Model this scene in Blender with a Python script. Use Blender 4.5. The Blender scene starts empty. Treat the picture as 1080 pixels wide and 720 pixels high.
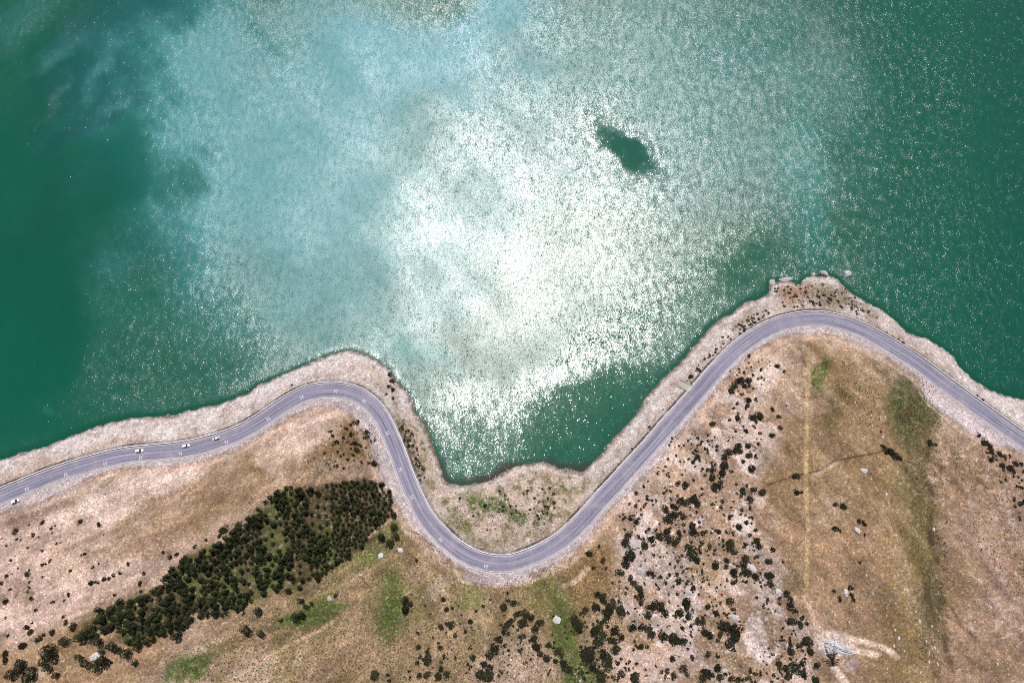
import bpy, bmesh, math, random
import numpy as np
from mathutils import Vector, Matrix, noise as mnoise

R = math.radians
random.seed(7)
rng = np.random.default_rng(11)
SC = bpy.context.scene
COL = SC.collection

# ------------------------------------------------------------------ camera
# A drone about 440 m up, pitched 16 degrees forward of straight down.
F_PX, CX, CY, TILT, HC = 740.0, 540.0, 360.0, R(16), 440.0
FWD = np.array([0, math.sin(TILT), -math.cos(TILT)])
UPV = np.array([0, math.cos(TILT), math.sin(TILT)])
SUN_ZEN, SUN_AZ = R(21.4), R(-1.5)          # from the zenith; azimuth from +Y towards +X


def unproj(px, py, z):
    px, py = np.asarray(px, float), np.asarray(py, float)
    a, b = px - CX, CY - py
    dy = F_PX * FWD[1] + b * UPV[1]
    dz = F_PX * FWD[2] + b * UPV[2]
    s = (HC - z) / (-dz)
    return a * s, dy * s


def proj(x, y, z):
    dz = z - HC
    depth = y * FWD[1] + dz * FWD[2]
    v = y * UPV[1] + dz * UPV[2]
    return CX + F_PX * x / depth, CY - F_PX * v / depth


# ------------------------------------------------------------------ numeric helpers
def hash2(ix, iy, seed):
    n = (ix.astype(np.int64) * 374761393 + iy.astype(np.int64) * 668265263 + seed * 974634777) & 0xFFFFFFFF
    n = ((n ^ (n >> 13)) * 1274126177) & 0xFFFFFFFF
    n = n ^ (n >> 16)
    return (n & 0xFFFF).astype(np.float32) / 65535.0


def vnoise(x, y, seed=0):
    ix, iy = np.floor(x), np.floor(y)
    fx, fy = (x - ix).astype(np.float32), (y - iy).astype(np.float32)
    fx, fy = fx * fx * (3 - 2 * fx), fy * fy * (3 - 2 * fy)
    ix, iy = ix.astype(np.int64), iy.astype(np.int64)
    a, b = hash2(ix, iy, seed), hash2(ix + 1, iy, seed)
    c, d = hash2(ix, iy + 1, seed), hash2(ix + 1, iy + 1, seed)
    return (a * (1 - fx) + b * fx) * (1 - fy) + (c * (1 - fx) + d * fx) * fy


def fbm(x, y, scale, octv=4, seed=0):
    t, amp, tot = 0, 1.0, 0
    for k in range(octv):
        t = t + amp * vnoise(x / scale + 17.3 * k, y / scale - 9.1 * k, seed + k)
        tot += amp
        amp *= .5
        scale /= 2.03
    return t / tot


def sstep(a, b, x):
    t = np.clip((x - a) / (b - a), 0, 1)
    return t * t * (3 - 2 * t)


def seg_dist(X, Y, pts, closed=False):
    """distance to a polyline, with index and parameter of the nearest segment and its side"""
    best = np.full(X.shape, 1e18, np.float32)
    bi = np.zeros(X.shape, np.int32)
    bt = np.zeros(X.shape, np.float32)
    bs = np.zeros(X.shape, np.float32)
    n = len(pts)
    for i in range(n if closed else n - 1):
        ax, ay = pts[i]
        bx, by = pts[(i + 1) % n]
        dx, dy = bx - ax, by - ay
        L2 = dx * dx + dy * dy + 1e-12
        t = np.clip(((X - ax) * dx + (Y - ay) * dy) / L2, 0, 1)
        ex, ey = X - (ax + t * dx), Y - (ay + t * dy)
        d2 = ex * ex + ey * ey
        m = d2 < best
        best[m] = d2[m]
        bi[m] = i
        bt[m] = t[m]
        bs[m] = (dx * ey - dy * ex)[m]
    return np.sqrt(best), bi, bt, np.sign(bs)


def inside(X, Y, poly):
    r = np.zeros(X.shape, bool)
    n = len(poly)
    for i in range(n):
        ax, ay = poly[i]
        bx, by = poly[(i + 1) % n]
        c = (ay > Y) != (by > Y)
        with np.errstate(divide='ignore', invalid='ignore'):
            xi = (bx - ax) * (Y - ay) / (by - ay + 1e-12) + ax
        r ^= c & (X < xi)
    return r


def catmull(pts, step):
    pts = np.array(pts, float)
    P = np.vstack([2 * pts[0] - pts[1], pts, 2 * pts[-1] - pts[-2]])
    out = []
    for i in range(1, len(P) - 2):
        p0, p1, p2, p3 = P[i - 1], P[i], P[i + 1], P[i + 2]
        n = max(2, int(np.linalg.norm(p2 - p1) / step))
        for k in range(n):
            t = k / n
            out.append(.5 * ((2 * p1) + (-p0 + p2) * t + (2 * p0 - 5 * p1 + 4 * p2 - p3) * t * t + (-p0 + 3 * p1 - 3 * p2 + p3) * t ** 3))
    out.append(P[-2])
    return np.array(out)


def resample(pts, step):
    d = np.r_[0, np.cumsum(np.linalg.norm(np.diff(pts, axis=0), axis=1))]
    s = np.arange(0, d[-1], step)
    return np.stack([np.interp(s, d, pts[:, k]) for k in range(pts.shape[1])], 1), s


def lin(c):
    c = np.array(c, float) / 255
    return np.where(c <= .04045, c / 12.92, ((c + .055) / 1.055) ** 2.4)


# ------------------------------------------------------------------ blender helpers
def tag(o, label=None, cat=None, group=None, kind=None):
    if label: o['label'] = label
    if cat: o['category'] = cat
    if group: o['group'] = group
    if kind: o['kind'] = kind
    return o


def mesh_np(name, verts, faces, mat=None, smooth=False):
    me = bpy.data.meshes.new(name)
    verts = np.asarray(verts, np.float32)
    faces = np.asarray(faces, np.int32)
    nv, nf, k = len(verts), len(faces), faces.shape[1]
    me.vertices.add(nv)
    me.vertices.foreach_set('co', verts.ravel())
    me.loops.add(nf * k)
    me.loops.foreach_set('vertex_index', faces.ravel())
    me.polygons.add(nf)
    me.polygons.foreach_set('loop_start', np.arange(0, nf * k, k, dtype=np.int32))
    me.polygons.foreach_set('loop_total', np.full(nf, k, np.int32))
    me.polygons.foreach_set('use_smooth', np.full(nf, smooth, bool))
    me.update(calc_edges=True)
    if mat: me.materials.append(mat)
    return me


def link(name, me, parent=None, loc=None):
    o = bpy.data.objects.new(name, me)
    COL.objects.link(o)
    if parent: o.parent = parent
    if loc is not None: o.location = loc
    return o


def empty(name, loc, rz=0, scale=1):
    o = bpy.data.objects.new(name, None)
    COL.objects.link(o)
    o.location = loc
    o.rotation_euler = (0, 0, rz)
    o.scale = (scale,) * 3
    return o


def bm_obj(name, bm, mat, parent=None, smooth=False):
    me = bpy.data.meshes.new(name)
    bm.to_mesh(me)
    bm.free()
    me.materials.append(mat)
    for p in me.polygons: p.use_smooth = smooth
    return link(name, me, parent)


def add_box(bm, c, s, rot=None, bev=0):
    r = bmesh.ops.create_cube(bm, size=1)
    vs = r['verts']
    M = Matrix.Translation(Vector(c)) @ (rot.to_4x4() if rot is not None else Matrix.Identity(4)) @ Matrix.Diagonal((*s, 1))
    bmesh.ops.transform(bm, matrix=M, verts=vs)
    if bev:
        es = list({e for v in vs for e in v.link_edges})
        bmesh.ops.bevel(bm, geom=es, offset=bev, segments=2, affect='EDGES')


def add_bar(bm, a, b, w):
    a, b = Vector(a), Vector(b)
    d = b - a
    add_box(bm, (a + b) / 2, (w, w, d.length), d.to_track_quat('Z', 'Y').to_matrix())


def add_cyl(bm, a, b, r0, r1, n=8):
    a, b = Vector(a), Vector(b)
    d = b - a
    M = Matrix.Translation((a + b) / 2) @ d.to_track_quat('Z', 'Y').to_matrix().to_4x4()
    bmesh.ops.create_cone(bm, cap_ends=True, segments=n, radius1=r0, radius2=r1, depth=d.length, matrix=M)


def new_mat(name):
    m = bpy.data.materials.new(name)
    m.use_nodes = True
    return m, m.node_tree.nodes, m.node_tree.links, m.node_tree.nodes['Principled BSDF']


def simple(name, rgb, rough=.6, metal=0, var=.12, scale=3.0, spec=.5):
    m, N, L, b = new_mat(name)
    t = N.new('ShaderNodeTexCoord')
    n = N.new('ShaderNodeTexNoise'); n.inputs['Scale'].default_value = scale; n.inputs['Detail'].default_value = 3
    r = N.new('ShaderNodeValToRGB')
    r.color_ramp.elements[0].position, r.color_ramp.elements[1].position = .3, .7
    r.color_ramp.elements[0].color = (*[c * (1 - var) for c in rgb], 1)
    r.color_ramp.elements[1].color = (*[min(1, c * (1 + var)) for c in rgb], 1)
    L.new(t.outputs['Object'], n.inputs['Vector']); L.new(n.outputs['Fac'], r.inputs['Fac'])
    L.new(r.outputs['Color'], b.inputs['Base Color'])
    b.inputs['Roughness'].default_value = rough
    b.inputs['Metallic'].default_value = metal
    b.inputs['Specular IOR Level'].default_value = spec
    return m


def math_n(N, L, op, a, b=None, clamp=False):
    n = N.new('ShaderNodeMath'); n.operation = op; n.use_clamp = clamp
    for i, v in enumerate((a, b)):
        if v is None: continue
        if isinstance(v, (int, float)): n.inputs[i].default_value = v
        else: L.new(v, n.inputs[i])
    return n.outputs[0]


# ------------------------------------------------------------------ outlines read off the place
SHORE_PX = [(-60, 507), (0, 485), (32, 476), (61, 465), (85, 455), (105, 448), (142, 440), (175, 438), (200, 434), (235, 424.5), (260, 414),
            (270, 408.5), (300, 394), (332, 380), (352, 372.5), (372, 370), (387, 374), (400, 381), (410, 387.5), (417, 400), (430, 415), (437, 432),
            (445, 445), (455, 467), (462, 485), (469, 507), (487, 511), (510, 507), (527, 500), (540, 493), (552, 489), (572, 486), (587, 491),
            (602, 495), (614, 497), (625, 487), (637, 475), (650, 459), (670, 437), (687, 411), (702, 397), (715, 385), (731, 366), (747, 347),
            (765, 334), (785, 321), (802, 314), (811, 309), (811, 301), (817, 297), (827, 296), (837, 298), (843, 300), (852, 293), (862, 291),
            (874, 291), (882, 295), (892, 304), (905, 314), (927, 325), (942, 336), (955, 349), (970, 355), (985, 362), (1005, 377), (1017, 392), (1037, 407),
            (1060, 416), (1080, 420), (1140, 436)]
ROAD_PX = [(-60, 548), (-30, 535), (0, 523.5), (30, 511), (60, 499.5), (95, 489), (130, 480.5), (160, 477.5), (190, 474.5), (220, 468), (250, 458),
           (272, 446), (300, 427), (318, 417), (337, 411.5), (360, 411.5), (379, 417), (391, 426.5), (400, 436), (409, 453), (416, 469), (423, 488),
           (430, 507), (438, 525), (446, 541), (458, 557), (473, 572), (488, 583), (501, 589.5), (516, 594), (530, 595), (544, 593), (558, 588),
           (571, 582.5), (584, 575.5), (598, 565), (611, 553), (622.5, 540), (651, 508.5), (680, 477), (707, 446), (735, 415), (756, 390), (777, 369),
           (796, 355), (816, 344.5), (838, 338), (862, 336), (887, 340), (915, 351), (942, 366.5), (965, 381), (988, 398), (1010, 414.5), (1045, 440),
           (1080, 465), (1120, 493), (1150, 514)]


def road_z(px):
    return np.interp(px, [-60, 150, 400, 520, 700, 860, 1150], [7.5, 8, 9.5, 11, 11.5, 11, 9])


_sx, _sy = unproj([p[0] for p in SHORE_PX], [p[1] for p in SHORE_PX], 0)
shore = catmull(np.stack([_sx, _sy], 1), 3.0)
shore = np.vstack([[(-6000, -900), (-2000, -420), (-700, -190)], shore, [(620, -90), (1500, -300), (6000, -900)]])
shore_poly = np.vstack([shore, [(6000, -9000), (-6000, -9000)]])
_rp = np.array(ROAD_PX, float)
_rz = road_z(_rp[:, 0])
_rx, _ry = unproj(_rp[:, 0], _rp[:, 1], _rz)
road3 = catmull(np.stack([_rx, _ry, _rz], 1), 2.0)
for _ in range(6):                                    # ease the bends
    road3[1:-1] = .25 * road3[:-2] + .5 * road3[1:-1] + .25 * road3[2:]
_e0 = road3[0] + (road3[0] - road3[12]) / np.linalg.norm(road3[0] - road3[12]) * np.array([600, 600, 0])
_e1 = road3[-1] + (road3[-1] - road3[-12]) / np.linalg.norm(road3[-1] - road3[-12]) * np.array([600, 600, 0])
road3 = np.vstack([[_e0], road3, [_e1]])
road_c, road_s = resample(road3, 2.0)
road_coarse = road_c[::2]

# ------------------------------------------------------------------ terrain
def axis(a, b, step, far):
    core = np.arange(a, b + step / 2, step)
    ext, d = [], step
    while (ext[-1] if ext else 0) < far:
        d *= 1.22
        ext.append((ext[-1] if ext else 0) + d)
    e = np.array(ext)
    return np.r_[(a - e)[::-1], core, b + e]


HALF_W = 4.7
GULLY = np.stack(unproj([972, 980, 975, 986, 982, 993, 990, 998, 1002, 1010], [440, 470, 500, 525, 560, 600, 630, 665, 720, 800], 32), 1)


def fields(X, Y):
    shp = X.shape
    X, Y = X.ravel().astype(np.float32), Y.ravel().astype(np.float32)
    ds = seg_dist(X, Y, shore)[0]
    ins = inside(X, Y, shore_poly)
    ds = np.where(ins, ds, -ds)
    dr, bi, bt, sd = seg_dist(X, Y, road_coarse[:, :2])
    zr = road_coarse[bi, 2] * (1 - bt) + road_coarse[np.minimum(bi + 1, len(road_coarse) - 1), 2] * bt
    # side > 0 : lake side of the road (left of its direction of travel)
    return [a.reshape(shp) for a in (ds, dr, sd, zr)]


gx = axis(-385, 375, .66, 5000)
gy = axis(-135, 195, .66, 5000)
GX, GY = np.meshgrid(gx, gy)
_cx, _cy = axis(-415, 400, 2.2, 5000), axis(-205, 165, 2.2, 5000)


def bilin(ax, ay, A, X, Y):
    i = np.clip(np.searchsorted(ax, X) - 1, 0, len(ax) - 2)
    j = np.clip(np.searchsorted(ay, Y) - 1, 0, len(ay) - 2)
    fx = np.clip((X - ax[i]) / (ax[i + 1] - ax[i]), 0, 1)
    fy = np.clip((Y - ay[j]) / (ay[j + 1] - ay[j]), 0, 1)
    return (A[j, i] * (1 - fx) + A[j, i + 1] * fx) * (1 - fy) + (A[j + 1, i] * (1 - fx) + A[j + 1, i + 1] * fx) * fy


DS, DR, SD, ZR = fields(GX, GY)
# a ragged waterline
DSN = DS + (fbm(GX, GY, 9, 3, 5) - .5) * 3.2 * sstep(-12, 3, DS) * sstep(30, 8, DS) + (fbm(GX, GY, 2.6, 3, 6) - .5) * 2.0 * sstep(-8, 0, DS) * sstep(9, 2, DS)


def height(X, Y, ds, dr, sd, zr):
    d = np.maximum(dr - HALF_W - 1.6, 0)
    n1, n2, n3 = fbm(X, Y, 95, 4, 21) - .5, fbm(X, Y, 14, 4, 22) - .5, fbm(X, Y, 2.6, 2, 23) - .5
    dsp = np.maximum(ds, 0)
    t = dsp / (dsp + d + 1e-3)
    bank = (zr - .10) * t ** .85 + (n2 * 3.2 + n3 * 1.1) * sstep(0, 4, dsp) * sstep(0, 5, d) + n1 * 5 * sstep(8, 30, d) * sstep(3, 20, dsp)
    bank = np.maximum(bank, .04 * dsp)
    rise = 1.8 * (1 - np.exp(-np.maximum(d - 4, 0) / 5)) + 70 * (1 - np.exp(-np.maximum(d - 3, 0) / 330))
    ridge = np.abs(fbm(X + .35 * Y, Y * .55, 46, 4, 31) - .5)
    hill = zr - .10 + rise + (n1 * 14 + (.12 - ridge) * 13) * sstep(5, 70, d) + (n2 * 3.6 + n3 * 1.0) * sstep(3, 14, d)
    gd = seg_dist(X.ravel().astype(np.float32), Y.ravel().astype(np.float32), GULLY)[0].reshape(X.shape)
    hill = hill - (3.6 * np.exp(-(gd / 9) ** 2) + .9 * np.exp(-(gd / 2.2) ** 2)) * sstep(6, 30, d)
    h = np.where(sd > 0, bank, hill)
    h = np.where(d <= 0, zr - .10, h)
    return np.where(ds <= 0, np.maximum(.4 * ds, -14), h)


HZ = height(GX, GY, DSN, DR, SD, ZR).astype(np.float32)


def ground_z(x, y):
    return bilin(gx, gy, HZ, np.asarray(x, float), np.asarray(y, float))


def P(px, py, up=0.0):
    """ground point that shows at a place in the view (up: how high above its foot the thing's centre is)"""
    px, py = np.asarray(px, float), np.asarray(py, float)
    z = np.full(px.shape, 12.0)
    for _ in range(25):
        x, y = unproj(px, py, z + up)
        z = .5 * z + .5 * np.maximum(ground_z(x, y), 0)
    return x, y, ground_z(x, y)


# ------------------------------------------------------------------ land cover
TPX, TPY = proj(GX, GY, np.maximum(HZ, 0))
TPX, TPY = TPX.astype(np.float32), TPY.astype(np.float32)
behind = (GY * FWD[1] + (HZ - HC) * FWD[2]) < 50
TPX[behind] = -9999; TPY[behind] = 9999
WX = TPX + (fbm(GX, GY, 16, 4, 41) - .5) * 26         # ragged edges for every patch
WY = TPY + (fbm(GX, GY, 16, 4, 51) - .5) * 26
n_big = fbm(GX, GY, 60, 4, 61)
n_mid = fbm(GX, GY, 9, 4, 62)
n_fine = fbm(GX, GY, 2.2, 3, 63)
n_spk = vnoise(GX / 1.05, GY / 1.05, 64)
n_spk2 = vnoise(GX / .9 + 40, GY / 1.3, 65)


def blob(cx, cy, rx, ry, ang=0, soft=.45, X=None, Y=None):
    X = WX if X is None else X
    Y = WY if Y is None else Y
    a = R(ang)
    u = ((X - cx) * math.cos(a) + (Y - cy) * math.sin(a)) / rx
    v = (-(X - cx) * math.sin(a) + (Y - cy) * math.cos(a)) / ry
    return sstep(1 + soft, 1 - soft, np.sqrt(u * u + v * v))


def stroke(pts, w, soft, X=None, Y=None):
    X = TPX if X is None else X
    Y = TPY if Y is None else Y
    p = np.array(pts, float)
    m = np.zeros(X.shape, np.float32)
    k = w + soft + 2
    sel = (X > p[:, 0].min() - k) & (X < p[:, 0].max() + k) & (Y > p[:, 1].min() - k) & (Y < p[:, 1].max() + k)
    d = seg_dist(X[sel], Y[sel], p)[0]
    m[sel] = sstep(w + soft, w, d)
    return m


def region(poly, soft, X=None, Y=None):
    X = WX if X is None else X
    Y = WY if Y is None else Y
    d = seg_dist(X.ravel(), Y.ravel(), poly, True)[0].reshape(X.shape)
    i = inside(X, Y, poly)
    return sstep(-soft, soft, np.where(i, d, -d))


LC = np.zeros(GX.shape + (3,), np.float32)


def lay(mask, rgb):
    global LC
    m = np.clip(mask, 0, 1)[..., None].astype(np.float32)
    LC = LC * (1 - m) + lin(rgb).astype(np.float32) * m


FOREST = [(88, 668), (106, 650), (125, 635), (165, 622), (180, 600), (215, 580), (250, 558), (280, 530), (298, 512), (330, 515), (355, 509), (380, 506),
          (403, 507), (412, 518), (415, 540), (405, 550), (392, 560), (380, 575), (365, 588), (345, 602), (320, 618), (300, 625), (285, 620), (255, 640),
          (235, 648), (205, 650), (190, 668), (180, 662), (145, 685), (130, 675), (125, 662), (100, 672)]
PALE_HILL = [(-300, 545), (0, 540), (60, 515), (130, 496), (200, 486), (262, 470), (330, 432), (372, 430), (380, 442), (352, 452), (330, 472), (300, 500),
             (285, 520), (250, 548), (215, 572), (175, 598), (120, 628), (75, 655), (20, 675), (-300, 720)]
ROCKY = [(700, 440), (770, 380), (830, 360), (812, 440), (800, 520), (800, 560), (815, 600), (835, 640), (860, 690), (850, 760), (640, 760), (655, 690), (690, 690),
         (650, 640), (655, 570), (640, 545), (680, 500)]
# bare soil and dry grass of the slopes
lay(np.ones(GX.shape), (174, 143, 116))
lay(sstep(.40, .62, n_big) * .8, (158, 126, 94))
lay(blob(930, 620, 230, 330, 0, .3), (165, 133, 104))
lay(blob(1090, 610, 110, 200, 10, .9) * .75, (170, 138, 120))
lay(blob(895, 450, 75, 110, 0, .4) * .75, (150, 122, 88))
lay(blob(930, 560, 60, 45, 0, .5) * .5, (170, 136, 104))
lay(sstep(.45, .68, n_mid) * .35, (178, 150, 122))
lay(region(PALE_HILL, 14), (218, 186, 170))
lay(blob(235, 520, 75, 26, -28) * .75, (172, 138, 104))
lay(blob(120, 565, 110, 22, -30) * .4, (180, 148, 124))
GRASS_SLOPE = [(120, 548), (150, 528), (195, 512), (222, 490), (250, 476), (268, 472), (278, 490), (290, 508), (298, 506), (262, 532), (215, 562), (165, 594), (130, 590), (100, 575)]
lay(region(GRASS_SLOPE, 4) * .85, (174, 142, 114))
lay(region([(40, 548), (62, 530), (95, 518), (150, 498), (200, 491), (228, 487), (205, 505), (160, 522), (132, 538), (120, 552), (92, 552), (70, 542)], 3) * .9, (232, 204, 188))
lay(region([(274, 486), (282, 470), (305, 452), (335, 434), (368, 428), (376, 436), (356, 452), (332, 470), (312, 485), (298, 502), (284, 498)], 3) * .95, (230, 198, 180))
lay(blob(200, 486, 36, 7, -8) * .7, (190, 132, 112))
lay(blob(30, 535, 45, 10, -22) * .6, (130, 98, 82))
lay(blob(375, 470, 42, 36, -35), (140, 112, 80))
lay(blob(390, 497, 30, 12, 0) * .8, (206, 172, 154))
lay(blob(420, 490, 13, 45, -17) * .7, (222, 180, 160))
# meadow in the middle
lay(region([(250, 640), (420, 560), (520, 620), (600, 590), (640, 560), (660, 620), (640, 760), (200, 760)], 12) * .75, (166, 140, 108))
lay(region([(260, 640), (420, 560), (520, 620), (600, 590), (640, 570), (650, 640), (640, 760), (220, 760)], 12) * .6 * sstep(.44, .60, fbm(GX, GY, 18, 5, 98)), (126, 116, 70))
lay(blob(370, 695, 90, 26, -10) * .55, (180, 148, 118))
lay(blob(625, 600, 32, 40, -20) * .7, (152, 116, 70))
lay(blob(560, 640, 50, 40) * .5, (148, 126, 84))
rock_m = region(ROCKY, 26)
lay(rock_m, (178, 146, 122))
lay(rock_m * sstep(.50, .55, fbm(GX, GY, 11, 5, 71)), (224, 200, 190))
lay(blob(545, 700, 45, 30) * .6, (196, 166, 148))
lay(blob(690, 600, 38, 30) * .75 * sstep(.3, .5, n_mid), (222, 200, 190))
lay(blob(690, 700, 40, 18) * .7, (212, 182, 168))
lay(blob(760, 600, 40, 20) * .6, (184, 150, 112))
hill_m = (SD < 0) & (DR > HALF_W + 3)
gul = np.abs(fbm(GX + .35 * GY, GY * .55, 46, 4, 31) - .5)
lay(hill_m * sstep(.03, .0, gul) * sstep(10, 40, DR) * .35, (112, 92, 66))
patch = fbm(GX, GY, 22, 5, 204)
lay(hill_m * sstep(.58, .70, patch) * .50 * (1 - region(FOREST, 6)), (206, 178, 156))
lay(hill_m * sstep(.40, .28, patch) * .40, (128, 106, 68))
# the greens
GREEN = [((330, 647, 36, 10, -24), (80, 104, 40), 1), ((413, 645, 11, 42, 3), (86, 110, 42), 1), ((400, 570, 45, 16, -35), (104, 110, 56), .9),
         ((260, 632, 40, 10, -28), (110, 112, 60), .6), ((597, 672, 15, 52, -8), (90, 112, 48), 1), ((610, 720, 20, 22, 0), (84, 104, 46), .95),
         ((575, 630, 26, 18, 0), (116, 116, 62), .7), ((195, 703, 26, 15, -10), (90, 114, 48), 1), ((222, 688, 20, 10, -20), (112, 118, 68), .6),
         ((492, 628, 18, 10, -35), (118, 122, 66), .7), ((868, 394, 8, 14, 0), (78, 100, 40), 1), ((880, 425, 12, 28, 10), (116, 102, 62), .7),
         ((962, 432, 24, 36, -12), (66, 88, 42), 1), ((968, 470, 22, 60, 4), (104, 100, 62), .8), ((975, 560, 18, 50, -3), (100, 96, 56), .85),
         ((962, 640, 34, 90, 0), (134, 112, 66), .75), ((985, 630, 9, 32, 2), (84, 84, 56), .8), ((1045, 500, 16, 18, 30), (122, 100, 66), .6)]
for a, c, k in GREEN:
    lay(blob(*a) * k * (.55 + .45 * sstep(.35, .6, n_fine)), c)
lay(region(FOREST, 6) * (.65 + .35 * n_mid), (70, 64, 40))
lay(region(FOREST, 6) * .75 * sstep(.40, .56, fbm(GX, GY, 10, 4, 66)) * sstep(400, 330, TPX), (98, 102, 54))
# gullies, cracks, tracks
for pts, w, s, c, k in [
    
    ([(1003, 640), (1014, 660), (1028, 672)], .8, 2, (100, 74, 56), .7),
    ([(810, 511), (840, 501), (866, 496), (880, 486), (905, 481), (930, 476)], .6, 1.2, (92, 66, 48), .9),
    ([(862, 500), (872, 494), (884, 487)], 1.0, 2.2, (214, 186, 164), .6),
    ([(950, 483), (965, 490), (978, 494)], .5, 1.1, (92, 66, 48), .7),
    ([(853, 368), (852, 400), (851, 450), (850, 510), (852, 560), (850, 600), (850, 634)], 1.2, 2.0, (206, 174, 128), .85),
    ([(830, 366), (845, 364), (855, 372), (858, 380)], 1.6, 2.5, (206, 180, 150), .8),
    ([(850, 634), (856, 646), (861, 660)], 1.2, 2.0, (210, 176, 152), .8),
    ([(861, 660), (868, 667), (882, 671), (905, 675), (925, 680), (938, 686), (946, 692)], 2.0, 2.0, (238, 206, 186), 1),
    ([(893, 679), (905, 686), (924, 690)], 2.0, 2.5, (230, 198, 178), 1),
    ([(880, 705), (886, 712), (892, 720)], 2.6, 3, (234, 204, 186), 1),
    ([(180, 690), (200, 678), (220, 668), (245, 652), (256, 643)], .8, 1.6, (196, 160, 128), .85),
    ([(245, 716), (262, 702), (290, 688), (320, 672), (350, 658), (370, 646)], .8, 1.6, (190, 156, 128), .7),
    ([(620, 600), (608, 612), (596, 617)], 1.5, 2.5, (226, 196, 166), .8),
    ([(390, 566), (402, 554), (412, 548)], .7, 1.4, (206, 176, 140), .8),
    ([(645, 640), (640, 660), (640, 690), (650, 702)], .5, 1.3, (206, 178, 156), .6),
    ([(505, 690), (520, 670), (530, 645)], 2.5, 4, (124, 110, 70), .5),
    ([(535, 690), (545, 705), (556, 720)], 1.0, 2, (206, 180, 166), .5),
    ([(1020, 548), (1045, 585), (1060, 620)], 2.5, 7, (196, 162, 146), .55),
    ([(1000, 490), (1010, 530), (1012, 560)], 3, 8, (176, 140, 116), .5)]:
    lay(stroke(pts, w, s) * k * (.6 + .4 * n_fine * 1.6), c)
lay(stroke([(972, 440), (980, 470), (975, 500), (986, 525), (982, 560), (993, 600), (990, 630), (998, 665), (1002, 720)], .9, 4.5, TPX + .45 * (WX - TPX), TPY) * (.35 + .65 * sstep(.35, .55, n_mid)) * .72, (80, 66, 46))  # gully's slope shading painted into the ground colour as a dark line
lay(blob(878, 679, 21, 13, 0, .4, TPX, TPY) * .95, (240, 214, 200))
lay(blob(897, 700, 9, 8, 0, .5, TPX, TPY) * .7, (204, 178, 172))
# weathered rock grain of the open ground: pale grit, dark tufts
hill_m = (SD < 0) & (DR > HALF_W + 3)
lay(hill_m * sstep(.74, .90, n_spk) * (.30 + .4 * rock_m), (222, 198, 182))
lay(hill_m * sstep(.70, .90, n_spk2) * (.38 + .25 * rock_m) * sstep(.35, .55, n_mid), (92, 74, 50))
lay(hill_m * stroke([(1020, 500), (1045, 560), (1065, 640)], 20, 40, WX, WY) * sstep(.55, .75, fbm(GX, GY * 2.2, 5, 3, 77)) * .6, (208, 180, 166))
lay(hill_m * sstep(.50, .68, fbm(GX * 1.6, GY * .7, 5, 3, 78)) * blob(1000, 470, 70, 60, 30) * .5, (108, 86, 56))
# banks between road and lake
bank = (SD > 0) & (DR > HALF_W)
bank_m = bank * 1.0
tbank = np.clip(DS / (DS + np.maximum(DR - HALF_W, 0) + .01), 0, 1)
lay(bank_m, (224, 208, 203))
lay(bank_m * sstep(.45, .8, tbank + (n_mid - .5) * .5) * .55, (196, 178, 166))
lay(bank_m * sstep(.52, .70, n_mid) * .3, (190, 164, 150))
lay(bank_m * sstep(.50, .62, fbm(GX, GY, 20, 5, 95)) * .38, (184, 158, 142))
lay(bank_m * sstep(.58, .68, fbm(GX, GY, 7, 5, 96)) * .6, (232, 218, 210))
lay(bank_m * sstep(.60, .70, fbm(GX, GY, 6, 5, 97)) * .38, (142, 118, 100))
lay(bank_m * sstep(.80, .95, n_spk) * .45, (236, 224, 216))
lay(bank_m * sstep(.80, .95, n_spk2) * .35, (120, 98, 82))
bay = region([(440, 430), (462, 500), (480, 515), (560, 492), (605, 500), (622, 510), (596, 555), (560, 574), (520, 578), (480, 560), (450, 528), (418, 440)], 8)
lay(bank_m * bay * .8, (204, 178, 158))
lay(bank_m * bay * sstep(.52, .66, fbm(GX, GY, 5, 4, 81)) * .75, (140, 124, 86))
lay(bank_m * bay * sstep(.60, .72, fbm(GX, GY, 4, 4, 82)) * .8, (92, 98, 52))
for a, c, k in [((430, 470, 6, 44, -18), (128, 108, 70), .9), ((515, 532, 30, 10, 10), (80, 104, 40), 1), ((545, 543, 13, 10, 0), (82, 102, 46), .95),
                ((478, 553, 16, 9, 35), (112, 114, 62), .9), ((505, 570, 18, 5, 20), (112, 104, 62), .8), ((580, 499, 18, 4, 8), (170, 128, 88), .7),
                ((415, 408, 6, 22, -12), (120, 94, 66), .6), ((868, 312, 34, 11, 8), (120, 104, 66), .9), ((838, 308, 13, 11, 0), (166, 120, 86), .8),
                ((905, 326, 20, 5, 38), (122, 100, 66), .8), ((790, 334, 18, 7, -35), (150, 132, 104), .7), ((930, 350, 20, 5, 35), (148, 126, 96), .6),
                ((990, 386, 26, 6, 38), (160, 136, 112), .6), ((660, 485, 8, 50, 42), (178, 168, 148), .6), ((745, 398, 8, 40, 42), (150, 136, 112), .7),
                ((60, 488, 90, 5, -20), (190, 158, 142), .5), ((400, 398, 14, 8, 30), (196, 170, 140), .5)]:
    lay(bank_m * blob(*a) * k * (.5 + .5 * sstep(.4, .62, n_fine)), c)
lay(bank_m * sstep(1.1, .3, np.abs(DR - HALF_W - 1.5)) * (.45 + .5 * sstep(.4, .6, n_mid)), (58, 50, 44))       # dark broken strip beyond the barrier
lay(bank_m * sstep(5.5, 2.0, DR - HALF_W) * sstep(.5, .75, n_fine) * .5, (120, 108, 84))
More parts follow.
